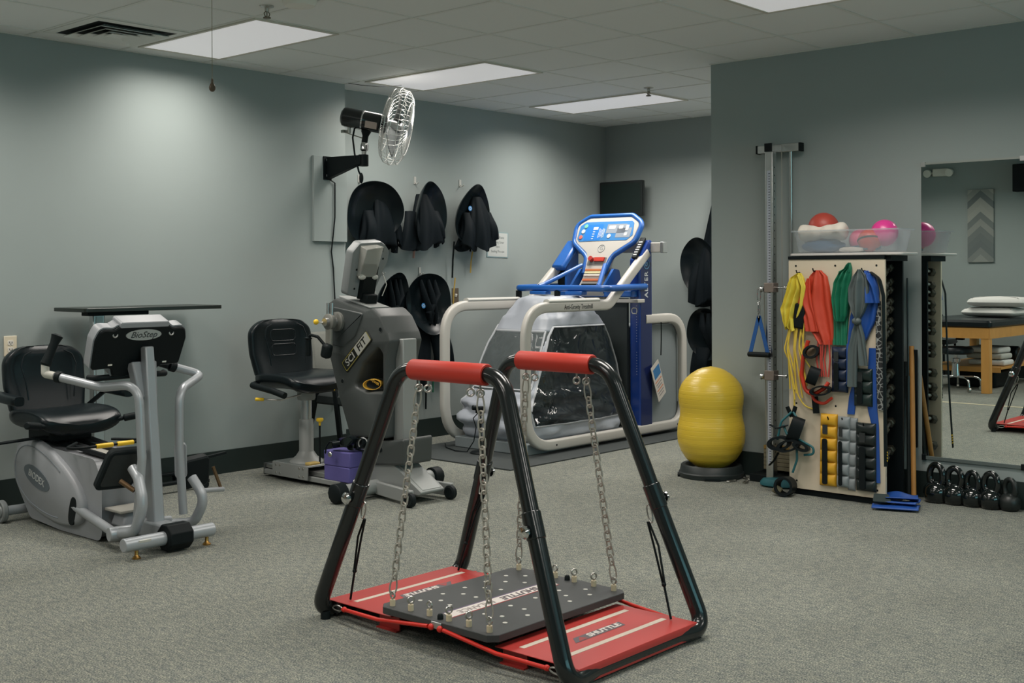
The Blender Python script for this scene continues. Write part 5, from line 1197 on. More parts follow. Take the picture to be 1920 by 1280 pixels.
# ================================================================ wall pulley
wp = thing('wall_pulley', 'chrome wall mounted weight pulley column with a measured scale', 'pulley machine', (6.75, 3.81, 0))
YC_ = 3.80; XF = 6.70
M_steel = mat('brushed_steel', S(190, 192, 190), 0.28, 1.0, noise=0.08, nscale=30)
MB().b2((6.80, 3.655, 2.105), (6.845, 3.955, 2.155)).build('top_bracket', M_steel, wp, bevel=0.003)
MB().b2((6.845, 3.68, 2.11), (XW, 3.93, 2.15)).build('wall_block', M_blackm, wp)
for y in (3.652, 3.958): MB().b2((6.798, y-.006, 2.103), (6.847, y+.006, 2.157)).build('end_cap', M_blackm, wp)
MB().b2((6.675, YC_-.024, 2.10), (6.80, YC_+.024, 2.15)).build('top_arm', M_steel, wp, bevel=0.002)
MB().b2((6.665, YC_-.025, 2.10), (6.675, YC_+.025, 2.152)).build('end_cap', M_blackm, wp)
co = MB().b2((6.675, YC_-.026, 0.03), (6.725, YC_+.026, 2.10)).build('column', M_steel, wp, bevel=0.002)
tk = MB().b2((6.6742, YC_-.012, 0.12), (6.6748, YC_+.012, 1.98)).build('scale_strip', mat('scale_paper', S(160, 166, 176), 0.5), co)
M_ink = mat('ink_dark', S(40, 42, 44), 0.6)
mk = MB()
for k in range(110): mk.box((6.674, YC_-.004, 0.14+0.0167*k), (0.0006, 0.012, 0.004))
mk.build('scale_marks', M_ink, co)['kind'] = 'stuff'
hl = MB()
for k in range(38): hl.cyl((6.70, YC_-.0262, 0.15+0.05*k), (6.70, YC_-.0266, 0.15+0.05*k), 0.005, n=8)
hl.build('column_holes', M_blackm, co)['kind'] = 'stuff'
for y in (3.725, 3.885): MB().cyl((6.822, y, 0.03), (6.822, y, 2.105), 0.0125, n=16).build('guide_rod', M_steel, wp)
M_plate = mat('weight_plate', S(128, 122, 100), 0.5, noise=0.1, nscale=40)
for k in range(6):
    MB().b2((6.79, 3.70, 0.068+0.026*k), (6.855, 3.91, 0.092+0.026*k)).build('weight_plate', M_plate if k < 5 else mat('weight_plate_top', S(150, 120, 60), 0.5), wp, bevel=0.002)
MB().b2((6.68, 3.66, 0.0), (XW, 3.95, 0.05)).build('foot_plate', M_blackm, wp, bevel=0.004)
for z in (1.24, 0.685):
    c = MB().b2((6.668, YC_-.034, z-.03), (6.732, YC_+.034, z+.03)).build('carriage', mat('carriage_bronze', S(146, 134, 126), 0.4, 0.5), wp, bevel=0.003)
    MB().cyl((6.70, YC_-.034, z), (6.70, YC_-.10, z), 0.006, n=10).lathe([(0.012, 0), (0.014, 0.008), (0.012, 0.012), (0.001, 0.013)], (6.70, YC_-.10, z), (0, -1, 0), 14).build('lock_pin', M_chrome, c)
    MB().lathe([(0.001, -.012), (0.022, -.012), (0.016, 0), (0.022, .012), (0.001, .012)], (6.70, YC_+.058, z-.01), (0, 1, 0), 18).build('pulley_wheel', M_alu, c)
MB().tube([(6.76, YC_-.045, 2.10), (6.76, YC_-.045, 0.25)], 0.003, 6).build('cable', mat('cable_grey', S(150, 150, 140), 0.5), wp)
MB().tube([(6.76, YC_+.085, 1.22), (6.78, YC_+.085, 0.25)], 0.003, 6).build('cable', mat('cable_grey', S(150, 150, 140), 0.5), wp)
# handle hung from the upper carriage
t = thing('hand_stirrup', 'black grip handle on a blue webbing strap hanging from the pulley', 'handle', (6.66, 3.855, 0.82))
HX, HY = 6.655, 3.862
MB().tube([Vector((HX, HY, 1.19)) + Vector((0, 0.011*math.sin(2*PI*k/14), 0.045*math.cos(2*PI*k/14))) for k in range(14)], 0.004, 8, True).tube([Vector((HX, HY, 1.10)) + Vector((0.010*math.sin(2*PI*k/14), 0, 0.05*math.cos(2*PI*k/14))) for k in range(14)], 0.0045, 8, True).build('snap_hook', M_chrome, t)
M_web = mat('blue_webbing', S(28, 84, 150), 0.7, noise=0.25, nscale=120)
for s in (-1, 1):
    MB().beam((HX, HY, 1.06), (HX, HY+s*.062, 0.825), 0.004, 0.026, up=(0, 1, 0)).build('strap', M_web, t)
MB().cyl((HX, HY-.078, 0.815), (HX, HY+.078, 0.815), 0.0165, n=18).build('grip', M_rubber, t, bevel=0.004)

# ================================================================ dumbbell rack with pegboard panel
RX, RY0, RY1 = 6.46, 2.935, 3.545
rk = thing('dumbbell_rack', 'tall black dumbbell rack with a cream board on its front', 'rack', (6.58, 3.24, 0))
M_cream = mat('cream_board', S(205, 192, 170), 0.55, noise=0.04, nscale=6)
bd = MB().plate(rrect(RY1-RY0, 1.375, 0.012), [(0.001, -0.018), (0, -0.016), (0, -0.002), (0.001, 0)], frame((RX, (RY0+RY1)/2, 0.7255), (0, -1, 0), (0, 0, 1))).build('front_board', M_cream, rk)
for y in (RY0+.05, (RY0+RY1)/2, RY1-.05):
    for z in (0.085, 0.55, 1.375):
        MB().cyl((RX-.0005, y, z), (RX-.002, y, z), 0.006, n=10).build('screw', M_blackm, bd)
fr = MB(); fr.b2((RX+.018, RY0+.005, 0.0), (6.70, RY1-.005, 0.03)); fr.build('base', M_blackm, rk)
MB().b2((RX+.018, RY0-.03, 1.40), (6.70, RY1, 1.432)).build('top_panel', M_blackm, rk)
MB().b2((RX-.006, RY0, 1.413), (RX+.018, RY1, 1.432)).build('top_rail', M_blackm, rk)
MB().b2((6.683, RY0-.005, 0.03), (6.70, RY1-.005, 1.40)).build('rear_panel', M_blackm, rk)
MB().b2((RX+.018, RY0+.14, 0.03), (6.683, RY0+.155, 1.40)).build('divider', M_blackm, rk)
MB().b2((RX+.018, RY1-.02, 0.03), (6.683, RY1-.005, 1.40)).build('side_panel', M_blackm, rk)
sh = MB().plate(rrect(0.71, 0.245, 0.03), [(0.004, 1.433), (0, 1.437), (0, 1.446), (0.006, 1.449)], Matrix.Translation((6.578, 3.187, 0)) @ Matrix.Rotation(PI/2, 4, 'Z')).build('top_tray', mat('tray_white', S(196, 192, 188), 0.5), rk)
# dumbbells stacked on the open side
M_db = mat('dumbbell_iron', S(62, 60, 50), 0.45, 0.5, noise=0.2, nscale=60)
ords = ['topmost', 'second', 'third', 'fourth', 'fifth', 'sixth', 'seventh', 'eighth', 'ninth', 'tenth', 'eleventh', 'twelfth', 'thirteenth', 'lowest']
pys = [509, 535, 550, 572, 586, 608, 625, 653, 669, 706, 734, 752, 797, 848]
def dumbbell():
    t = thing('dumbbell', '', 'dumbbell', (0, 0, 0), 'iron dumbbells on the black rack')
    for s in (-1, 1):
        h = [(0.026*math.cos(PI/3*k), 0.026*math.sin(PI/3*k)) for k in range(6)]
        MB().plate(h, [(0.006, -0.022), (0, -0.016), (0, 0.016), (0.006, 0.022)], frame((s*0.062, 0, 0), (0, 1, 0), (0, 0, 1)), ).build('head', M_db, t, bevel=0.002)
    MB().cyl((-0.05, 0, 0), (0.05, 0, 0), 0.011, n=12).build('handle', M_zinc, t)
    return t
db0 = dumbbell()
for i, py in enumerate(pys):
    z = 1.341-(py-511)*0.003155
    d = db0 if i == 0 else dup(db0)
    d.location = (6.592, 2.985, z); d.rotation_euler = (0.0, -0.22, 0.18)
    if i >= 9: d.scale = (1.12, 1.12, 1.12)
    d['label'] = '%s iron dumbbell on the black rack behind the cream board' % ords[i]

# ================================================================ bands, tubing and cuffs hung on the board
def interp(rows, z):
    for a, b in zip(rows, rows[1:]):
        if a[0] >= z >= b[0]:
            f = (a[0]-z)/max(a[0]-b[0], 1e-6); f = f*f*(3-2*f)*0.5+f*0.5
            return a[1]+(b[1]-a[1])*f, a[2]+(b[2]-a[2])*f
    return rows[-1][1], rows[-1][2]
def drape(name, rows, m, parent, x0=RX-.006, depth=0.03, folds=3, ph=0.0, ragged=0.0, nz=34, nu=22, flat=False, bev=0.0):
    """cloth hanging against the board: rows = [(z, y_left, y_right)]; folds run down, thickness grows to 'depth'"""
    zt, zb = rows[0][0], rows[-1][0]; rings = []
    for j in range(nz+1):
        v = j/nz; z = zt+(zb-zt)*v; yl, yr = interp(rows, z); fr_, bk = [], []
        for i in range(nu+1):
            u = i/nu; y = yl+(yr-yl)*u; e = math.sin(PI*min(1, max(0, u)))**0.5
            f = 0.62+0.38*math.sin(folds*2*PI*u+ph+1.2*math.sin(v*2.2+ph)) if not flat else 1.0
            d = depth*(0.25+0.75*e)*f*(0.55+0.45*min(1, v*5))+0.004
            zz = z - (ragged*(math.sin(7*u+ph*3)+math.sin(17*u+ph))*v**3 if ragged else 0)
            fr_.append(Vector((x0-d, y, zz))); bk.append(Vector((x0-0.001, y, zz)))
        rings.append(fr_+bk[::-1])
    return MB().loft(rings).build(name, m, parent, ang=70)
def ctube(pts, r, m, name, parent, fil=0.03, n=8):
    return MB().tube(fillet(pts, fil, 4), r, n).build(name, m, parent)
def peg(parent, y, z):
    MB().tube([(RX, y, z), (RX-.035, y, z-.002), (RX-.045, y, z+.014)], 0.004, 8).build('peg', M_blackm, parent)
for y, z in ((3.47, 1.335), (3.362, 1.345), (3.17, 1.335), (3.055, 1.345), (3.27, 0.475), (3.18, 0.475), (3.05, 0.455)):
    peg(rk, y, z)
M_by = mat('latex_yellow', S(212, 194, 66), 0.55); M_bt = mat('tube_yellow', S(210, 182, 70), 0.45)
M_br = mat('latex_red', S(190, 62, 36), 0.55); M_bg = mat('latex_green', S(26, 112, 82), 0.5); M_bb = mat('latex_blue', S(28, 74, 150), 0.5); M_bgr = mat('latex_grey', S(78, 88, 88), 0.55)
t = thing('yellow_band', 'yellow stretch band bundled on the leftmost peg of the cream board', 'exercise band', (RX, 3.50, 1.3))
drape('band', [(1.332, 3.475, 3.455), (1.30, 3.525, 3.435), (1.24, 3.545, 3.415), (1.16, 3.57, 3.44), (1.12, 3.588, 3.452), (1.06, 3.572, 3.48), (1.005, 3.55, 3.515)], M_by, t, depth=0.055, folds=3, ph=0.4, ragged=0.008)
for k in range(3): ctube([(RX-.05, 3.455-0.012*k, 1.32-.004*k), (RX-.055, 3.425-0.008*k, 1.25), (RX-.05, 3.44-0.004*k, 1.14), (RX-.04, 3.47, 1.06)], 0.007, M_by, 'band_strand', t)
ctube([(RX-.05, 3.50, 1.06), (RX-.05, 3.495, 1.0), (RX-.05, 3.488, 0.985)], 0.012, M_by, 'band_knot', t)
t = thing('yellow_tubing', 'thin yellow tubing strands with black cuff hanging below the yellow band', 'tubing', (RX, 3.49, 0.9))
rnd = random.Random(3)
for k in range(11):
    y0 = 3.535-0.0095*k; zb = 0.70+rnd.uniform(-.13, .14); y1 = y0+rnd.uniform(-.035, .03); y2 = y0-0.005*k+rnd.uniform(-.03, .03); x = RX-.018-0.004*(k % 4)
    ctube([(x, y0, 1.03), (x-.01, y1, 0.88), (x, y2, zb)], 0.0048, M_bt, 'strand', t, 0.15)
ctube([(RX-.02, 3.53, 1.0), (RX-.03, 3.56, 0.87), (RX-.02, 3.53, 0.80), (RX-.02, 3.50, 0.62), (RX-.015, 3.50, 0.50)], 0.0048, M_bt, 'strand', t, 0.06)
ctube([(RX-.02, 3.49, 1.0), (RX-.02, 3.50, 0.75), (RX-.02, 3.475, 0.60), (RX-.02, 3.43, 0.535), (RX-.015, 3.365, 0.522)], 0.0048, M_bt, 'strand', t, 0.08)
ctube([(RX-.035, 3.425, 1.30), (RX-.035, 3.418, 1.12), (RX-.03, 3.44, 0.85), (RX-.03, 3.42, 0.83)], 0.0048, M_bt, 'strand', t, 0.1)
MB().box((RX-.03, 3.455, 1.075), (0.035, 0.075, 0.15), rot=(0.15, 0, 0)).build('black_cuff', M_blackm, t, bevel=0.012)
t = thing('red_band', 'wide orange red stretch band folded over the second peg', 'exercise band', (RX, 3.33, 1.3))
drape('band', [(1.348, 3.365, 3.325), (1.31, 3.40, 3.285), (1.24, 3.415, 3.27), (1.17, 3.435, 3.26), (1.06, 3.425, 3.245), (1.0, 3.40, 3.243), (0.955, 3.365, 3.243), (0.91, 3.335, 3.25)], M_br, t, depth=0.04, folds=2, ph=1.1)
drape('band_fold', [(1.30, 3.405, 3.38), (1.22, 3.44, 3.38), (1.155, 3.462, 3.37), (1.06, 3.425, 3.345), (0.985, 3.415, 3.33)], M_br, t, x0=RX-.03, depth=0.02, folds=2, ph=2.6, nz=20)
t = thing('green_band', 'green stretch band looped on the third peg of the cream board', 'exercise band', (RX, 3.19, 1.3))
drape('band', [(1.365, 3.15, 3.128), (1.33, 3.205, 3.125), (1.27, 3.235, 3.13), (1.18, 3.248, 3.14), (1.09, 3.235, 3.15), (1.05, 3.22, 3.165)], M_bg, t, x0=RX-.02, depth=0.045, folds=3, ph=0.2)
drape('band_tail', [(1.18, 3.25, 3.14), (1.05, 3.25, 3.155), (0.91, 3.252, 3.165)], M_bg, t, depth=0.02, folds=3, ph=1.6, nz=16)
drape('band_top', [(1.392, 3.142, 3.136), (1.36, 3.165, 3.128), (1.335, 3.21, 3.13)], M_bg, t, x0=RX-.01, depth=0.05, folds=1, nz=8)
t = thing('blue_band', 'blue stretch band hanging on the fourth peg behind the grey one', 'exercise band', (RX, 3.05, 1.3))
drape('band', [(1.345, 3.06, 3.03), (1.31, 3.085, 2.98), (1.22, 3.10, 2.962), (1.14, 3.12, 2.968), (1.06, 3.14, 2.985), (0.96, 3.15, 3.03), (0.90, 3.155, 3.09)], M_bb, t, x0=RX-.012, depth=0.03, folds=2, ph=0.9)
drape('band_end', [(1.33, 3.04, 3.005), (1.25, 3.03, 2.965), (1.16, 3.03, 2.952)], M_bb, t, x0=RX-.03, depth=0.06, folds=1, ph=2.2, nz=14)
drape('band_tail', [(0.92, 3.155, 3.12), (0.80, 3.152, 3.125), (0.685, 3.153, 3.135)], M_bb, t, x0=RX-.03, depth=0.014, folds=1, nz=12)
t = thing('grey_band', 'dark grey stretch band knotted on the fourth peg', 'exercise band', (RX-.04, 3.07, 1.3))
drape('band', [(1.352, 3.075, 3.055), (1.30, 3.11, 3.015), (1.24, 3.133, 3.005), (1.17, 3.132, 3.01), (1.12, 3.115, 3.03), (1.06, 3.085, 3.062)], M_bgr, t, x0=RX-.042, depth=0.045, folds=2, ph=0.5)
MB().sphere((RX-.068, 3.075, 1.055), 0.026, 18, 12, (0.8, 1.1, 0.8)).build('knot', M_bgr, t)
drape('band_tail', [(1.06, 3.09, 3.065), (0.98, 3.115, 3.07), (0.88, 3.138, 3.078), (0.675, 3.142, 3.085)], M_bgr, t, x0=RX-.045, depth=0.022, folds=1, ph=0.3, nz=18)
drape('band_tail', [(1.06, 3.08, 3.058), (0.95, 3.075, 3.03), (0.80, 3.068, 3.015)], M_bgr, t, x0=RX-.05, depth=0.022, folds=1, ph=1.9, nz=16)
# patterned strap, long blue strap, dark strap at the board's right edge
def paisley_mat():
    m = mat('paisley', S(34, 38, 40), 0.7); nt = m.node_tree; b = nt.nodes['Principled BSDF']
    tc = nt.nodes.new('ShaderNodeTexCoord'); v = nt.nodes.new('ShaderNodeTexVoronoi'); v.inputs['Scale'].default_value = 34; v.feature = 'DISTANCE_TO_EDGE'
    w2 = nt.nodes.new('ShaderNodeTexNoise'); w2.inputs['Scale'].default_value = 70
    mm = nt.nodes.new('ShaderNodeMath'); mm.operation = 'SUBTRACT'
    cr = nt.nodes.new('ShaderNodeValToRGB'); cr.color_ramp.elements[0].position = 0.02; cr.color_ramp.elements[0].color = S(150, 154, 152); cr.color_ramp.elements[1].position = 0.10; cr.color_ramp.elements[1].color = S(30, 34, 36)
    nt.links.new(tc.outputs['Object'], v.inputs['Vector']); nt.links.new(v.outputs['Distance'], cr.inputs['Fac']); nt.links.new(cr.outputs[0], b.inputs['Base Color'])
    return m
t = drape('patterned_strap', [(1.17, 2.985, 2.955), (1.0, 2.985, 2.952), (0.80, 2.983, 2.942), (0.70, 2.98, 2.937), (0.548, 2.975, 2.938)], paisley_mat(), None, x0=RX-.008, depth=0.012, folds=0, flat=True)
tag(t, 'dark strap with a pale swirling pattern at the right edge of the cream board', 'strap')
t = thing('black_strap', 'narrow black strap with yellow lettering hanging over the board edge by the dumbbells', 'strap', (RX-.02, 2.93, 1.33))
MB().tube(fillet([(RX-.02, 3.01, 1.335), (RX-.03, 2.955, 1.30), (RX-.035, 2.928, 1.20), (RX-.04, 2.922, 0.9), (RX-.055, 2.912, 0.55), (RX-.075, 2.90, 0.24)], .06), 0.017, 10, flat=0.3).build('webbing', M_blackm, t)
for k in range(4): MB().box((RX-.064+.0013*k, 2.8985+.0006*k, 0.27+0.016*k), (0.012, 0.006, 0.010)).build('yellow_mark', M_yellow, t)
t = thing('blue_strap', 'long flat blue strap hanging down the right side of the cream board', 'strap', (RX, 3.0, 0.6))
drape('strap', [(0.90, 3.03, 2.985), (0.70, 3.04, 2.985), (0.56, 3.04, 2.982), (0.45, 3.015, 2.972), (0.13, 3.0, 2.965)], M_bb, t, x0=RX-.002, depth=0.006, flat=True)
drape('strap_loop', [(0.70, 3.13, 3.09), (0.60, 3.155, 3.11), (0.51, 3.165, 3.12)], M_bb, t, x0=RX-.002, depth=0.006, flat=True, nz=8)
# padded ankle weights
def cuffweight(name, label, y0, y1, zt, zb, m, strap=True, x0=RX-.004, depth=0.032, cells=6, sy=0.0, ring=True, slant=0.0, grp='hanging ankle weights', dots=False):
    t = thing(name, label, 'ankle weight', (x0, (y0+y1)/2, zt), grp); rings = []; nz, nu = 60, 20
    for j in range(nz+1):
        v = j/nz; z = zt+(zb-zt)*v; fr_, bk = [], []
        c = (v*cells*1.0) % 1.0; pad = abs(math.sin(PI*v*cells))**0.45
        for i in range(nu+1):
            u = i/nu; y = y0+(y1-y0)*u+slant*v; e = max(0.0, math.sin(PI*u))**0.4
            d = depth*(0.30+0.70*pad*e) if v > 0.0 else depth*.3
            fr_.append(Vector((x0-d, y, z))); bk.append(Vector((x0, y, z)))
        rings.append(fr_+bk[::-1])
    b = MB().loft(rings).build('weight_pad', m, t, ang=75)
    w_ = abs(y1-y0); yc = (y0+y1)/2
    if strap:
        ys = yc+0.10*w_
        z0_, z1_ = zt+(zb-zt)*0.34, zb+0.012
        s = MB()
        s.plate(rrect(w_*0.32, abs(z0_-z1_), 0.012), [(0, 0), (0, 0.004), (0.002, 0.006)], frame((x0-depth-.001, ys+slant*.6, (z0_+z1_)/2), (0, -1, 0), (0, slant*0.0, 1)))
        s.build('strap', M_blackm, t)
        MB().plate(rrect(w_*0.30, 0.055, 0.004), [(0, 0), (0, 0.003)], frame((x0-depth-.001, ys+slant*.3, zt+(zb-zt)*0.21), (0, -1, 0), (0, 0, 1))).build('hook_patch', mat('patch_dark', S(36, 40, 40), 0.8), t)
    if ring: MB().torus((x0-depth*0.45-.004, yc, zt-.03), 0.008, 0.003, (-1, 0, 0), 16, 6).build('eyelet', M_brass, t)
    return t
M_wy = mat('weight_yellow', S(212, 160, 36), 0.5); M_wg = mat('weight_grey', S(128, 134, 136), 0.5); M_wn = mat('weight_navy', S(18, 34, 58), 0.35); M_wb = mat('weight_black', (0.010, 0.016, 0.016, 1), 0.3); M_wgn = mat('weight_bottle_green', S(22, 40, 38), 0.3)
cuffweight('ankle_weight', 'yellow padded ankle weight hanging low on the cream board', 3.33, 3.225, 0.502, 0.078, M_wy, slant=0.008)
cuffweight('ankle_weight', 'front grey padded ankle weight beside the yellow one', 3.215, 3.14, 0.494, 0.082, M_wg, slant=0.01, x0=RX-.012)
cuffweight('ankle_weight', 'rear grey padded ankle weight between the front grey and the black one', 3.145, 3.10, 0.490, 0.068, M_wg, strap=False, slant=0.015, depth=0.022)
cuffweight('ankle_weight', 'black padded ankle weight hanging lowest at the right of the board', 3.105, 2.985, 0.468, 0.075, M_wb, x0=RX-.008)
cuffweight('ankle_weight', 'navy padded ankle weight under the green band', 3.252, 3.155, 0.90, 0.635, M_wn, cells=4, x0=RX-.014)
cuffweight('ankle_weight', 'bottle green padded ankle weight under the grey band', 3.118, 3.005, 0.78, 0.563, M_wgn, cells=3)
# red tubing with black cuffs
t = thing('red_tubing', 'thick red tubing loop with black cuffs below the red band', 'tubing', (RX, 3.36, 0.75))
M_rt = mat('tube_red', S(186, 50, 26), 0.4)
ctube([(RX-.03, 3.40, 0.93), (RX-.035, 3.43, 0.83), (RX-.04, 3.44, 0.72), (RX-.045, 3.41, 0.63), (RX-.045, 3.36, 0.612), (RX-.04, 3.29, 0.655), (RX-.03, 3.27, 0.69)], 0.012, M_rt, 'tube', t, 0.06, 12)
ctube([(RX-.02, 3.40, 0.64), (RX-.03, 3.36, 0.575), (RX-.03, 3.30, 0.558), (RX-.025, 3.25, 0.60)], 0.009, M_rt, 'tube', t, 0.05, 10)
for k in range(5): ctube([(RX-.02, 3.34-0.017*k, 0.94), (RX-.022, 3.345-0.018*k+rnd.uniform(-.01, .01), 0.82), (RX-.02, 3.335-0.015*k, 0.72)], 0.005, mat('tube_pink', S(190, 70, 60), 0.5), 'thin_tube', t, 0.05)
ctube([(RX-.025, 3.44, 0.86), (RX-.028, 3.428, 0.74), (RX-.03, 3.41, 0.66)], 0.006, M_bt, 'thin_tube', t, 0.05)
for c, r, ax, sy in (((RX-.045, 3.372, 0.865), 0.042, ((0.4, -1, 0.5), (0, .3, 1)), 0.75), ((RX-.05, 3.36, 0.725), 0.045, ((0.2, -0.3, 1), (0.9, .5, 0)), 0.6), ((RX-.05, 3.31, 0.64), 0.055, ((0.3, -1, 0.15), (0, 0, 1)), 0.45)):
    loopband(c, r, 0.062, ax, M_blackm, 'black_cuff', t, sy=sy, th=0.008)
MB().beam((RX-.02, 3.365, 0.60), (RX-.02, 3.355, 0.50), 0.006, 0.04, up=(0, 1, 0)).build('cuff_strap', M_blackm, t)
# teal corded cuffs at the lower left
t = thing('ankle_cuffs', 'tangle of black ankle cuffs with teal cord at the lower left of the board', 'ankle cuff', (RX, 3.52, 0.35))
M_teal = mat('cord_teal', S(28, 92, 98), 0.5)
for c, r, ax, sy in (((RX-.06, 3.47, 0.40), 0.065, ((0.1, -0.35, 1), (0.9, 0.5, 0)), 0.55), ((RX-.075, 3.57, 0.31), 0.06, ((0.4, -1, 0.15), (0, .1, 1)), 0.6), ((RX-.07, 3.51, 0.30), 0.06, ((0.3, -1, 0.35), (0, .2, 1)), 0.5), ((RX-.055, 3.435, 0.30), 0.04, ((0.3, -1, -0.4), (0, .2, 1)), 0.5)):
    loopband(c, r, 0.072, ax, M_blackm, 'cuff', t, sy=sy, th=0.011)
for a in ([(RX-.05, 3.50, 0.50), (RX-.07, 3.56, 0.44), (RX-.08, 3.58, 0.33)], [(RX-.05, 3.49, 0.50), (RX-.06, 3.44, 0.44), (RX-.06, 3.45, 0.35)], [(RX-.06, 3.55, 0.42), (RX-.07, 3.52, 0.36), (RX-.05, 3.44, 0.335), (RX-.045, 3.36, 0.30), (RX-.045, 3.36, 0.26), (RX-.05, 3.42, 0.25)], [(RX-.05, 3.47, 0.33), (RX-.06, 3.46, 0.22), (RX-.06, 3.49, 0.14)]):
    ctube(a, 0.007, M_teal, 'cord', t, 0.05, 10)
for a in ([(RX-.04, 3.505, 0.47), (RX-.05, 3.53, 0.53)], [(RX-.04, 3.50, 0.47), (RX-.05, 3.475, 0.535)], [(RX-.06, 3.52, 0.42), (RX-.08, 3.58, 0.40), (RX-.08, 3.63, 0.415)], [(RX-.07, 3.58, 0.25), (RX-.07, 3.61, 0.20), (RX-.07, 3.64, 0.17)]):
    MB().tube(a, 0.014, 8, flat=0.35).build('strap_end', M_blackm, t)
t = thing('wrist_cuff', 'rolled black cuff with pale label on the floor edge left of the board', 'cuff', (RX-.09, 3.52, 0.0))
loopband((RX-.085, 3.525, 0.058), 0.05, 0.10, ((0.2, -1, 0), (0, .45, 1)), M_blackm, 'cuff', t, th=0.007)
MB().box((RX-.11, 3.565, 0.035), (0.03, 0.05, 0.05), rot=(0.5, 0.2, 0.5)).build('label_patch', mat('label_tan', S(96, 90, 66), 0.6), t, bevel=0.006)
t = MB().plate([(p[0]*1.0, p[1]) for p in ell(0.07, 0.13, 24)], [(0.02, 0.0), (0, 0.012), (0.002, 0.03), (0.02, 0.05)], frame((6.61, 3.69, 0.0), (1, 0.2, 0), (-.2, 1, 0.0))).build('teal_pouch', mat('teal_cloth', S(14, 84, 92), 0.7)); tag(t, 'small teal cloth pouch on the floor by the pulley foot', 'pouch')
M_car = M_zinc
for i, (c, a) in enumerate((((6.60, 3.93, 0.006), 0.3), ((6.72, 3.99, 0.006), 1.2), ((6.58, 4.02, 0.006), -0.3))):
    d = Vector((math.cos(a), math.sin(a), 0)); s = Vector((-d.y, d.x, 0))
    o = MB().tube([Vector(c) + d*0.04*math.cos(2*PI*k/14) + s*0.013*math.sin(2*PI*k/14) for k in range(14)], 0.004, 8, True).build('snap_hook', M_car)
    tag(o, ['loose steel snap hook on the carpet nearest the pulley foot', 'loose steel snap hook on the carpet against the wall', 'loose steel snap hook on the carpet beside the ball base'][i], 'snap hook', 'loose snap hooks on the carpet')

# ================================================================ bin with balls and towels on the rack
M_bin = clear_mat('bin_plastic', S(190, 198, 202), 0.24, 0.3)
bz = 1.449; BC = (6.578, 3.195)
bin_ = thing('storage_bin', 'clear plastic bin full of balls and towels on top of the rack', 'bin', (BC[0], BC[1], bz))
def bring(hx, hy, z, r=0.04): return [Vector((BC[0]+x, BC[1]+y, z)) for x, y in rrect(2*hx, 2*hy, r, 5)]
MB().loft([bring(.085, .30, bz+.004), bring(.092, .312, bz+.01), bring(.112, .335, bz+.135), bring(.123, .347, bz+.137), bring(.123, .347, bz+.130), bring(.117, .342, bz+.131)], cap=False).build('bin_wall', M_bin, bin_, solid=0.002)
MB().plate(rrect(.172, .60, .04), [(0, bz+.001), (0, bz+.004)], Matrix.Translation((BC[0], BC[1], 0))).build('bin_floor', M_bin, bin_)
def ball(x, y, z, r, m, name, label):
    o = MB().sphere((0, 0, 0), r, 32, 18).build(name, m, ang=80); o.location = (x, y, z); tag(o, label, 'ball', 'balls in the plastic bin'); return o
ball(6.60, 3.385, bz+.155, 0.092, mat('ball_red', S(170, 66, 54), 0.45), 'exercise_ball', 'dull red ball on the white towel in the bin')
ball(6.635, 3.165, bz+.075, 0.068, mat('ball_pink', S(206, 80, 120), 0.35), 'exercise_ball', 'half hidden pink ball in the middle of the bin')
ball(6.60, 3.00, bz+.115, 0.078, mat('ball_magenta', S(214, 60, 140), 0.3), 'exercise_ball', 'magenta ball at the right end of the bin')
o = ball(6.555, 3.07, bz+.072, 0.068, mat('ball_coral', S(205, 70, 60), 0.4), 'exercise_ball', 'coral ball with dark stripe between the pink ones')
MB().torus((0, 0, 0), 0.0665, 0.006, (0.3, 0.2, 1), 36, 8).build('stripe', M_blackm, o).matrix_parent_inverse = Matrix.Identity(4)
M_tow = mat('towel_white', S(214, 206, 194), 0.9, noise=0.05, nscale=60, bump=0.5, bscale=260)
rings = []
for j in range(25):
    v = j/24; y = 3.505-0.30*v; rr = 0.045+0.004*math.sin(9*v)+0.003*math.sin(23*v)
    if j in (0, 24): rr *= 0.6
    rings.append([Vector((6.535+rr*1.15*math.cos(a)*(1+.05*math.sin(3*a+6*v)), y, bz+.122+0.008*v+rr*math.sin(a)*(1+.06*math.sin(4*a+8*v)))) for a in [2*PI*k/32 for k in range(32)]])
t = MB().loft(rings).build('rolled_towel', M_tow, ang=70); tag(t, 'rolled white towel lying across the left of the bin', 'towel')
def lump(name, c, s, m, label, cat, seed):
    mb = MB(); mb.sphere((0, 0, 0), 1, 28, 18)
    for i, p in enumerate(mb.v):
        k = 1+0.22*mnoise.noise(p*1.6+Vector((seed, 0, 0)))+0.10*mnoise.noise(p*4+Vector((0, seed, 0)))
        mb.v[i] = Vector((c[0]+p.x*k*s[0], c[1]+p.y*k*s[1], max(bz+.0045, c[2]+p.z*k*s[2])))
    o = mb.build(name, m, ang=80); tag(o, label, cat); return o
lump('blue_cloth', (6.565, 3.365, bz+.045), (.070, .125, .042), mat('cloth_blue', S(46, 90, 130), 0.8), 'crumpled blue cloth in the bottom left of the bin', 'cloth', 1.0)
lump('blue_cloth', (6.575, 3.11, bz+.026), (.068, .10, .018), mat('cloth_slate', S(70, 100, 122), 0.8), 'slate blue cloth flat in the bottom right of the bin', 'cloth', 4.0)
lump('white_cloth', (6.50, 3.16, bz+.018), (.012, .08, .016), M_tow, 'small white cloth against the front of the bin', 'cloth', 7.0)

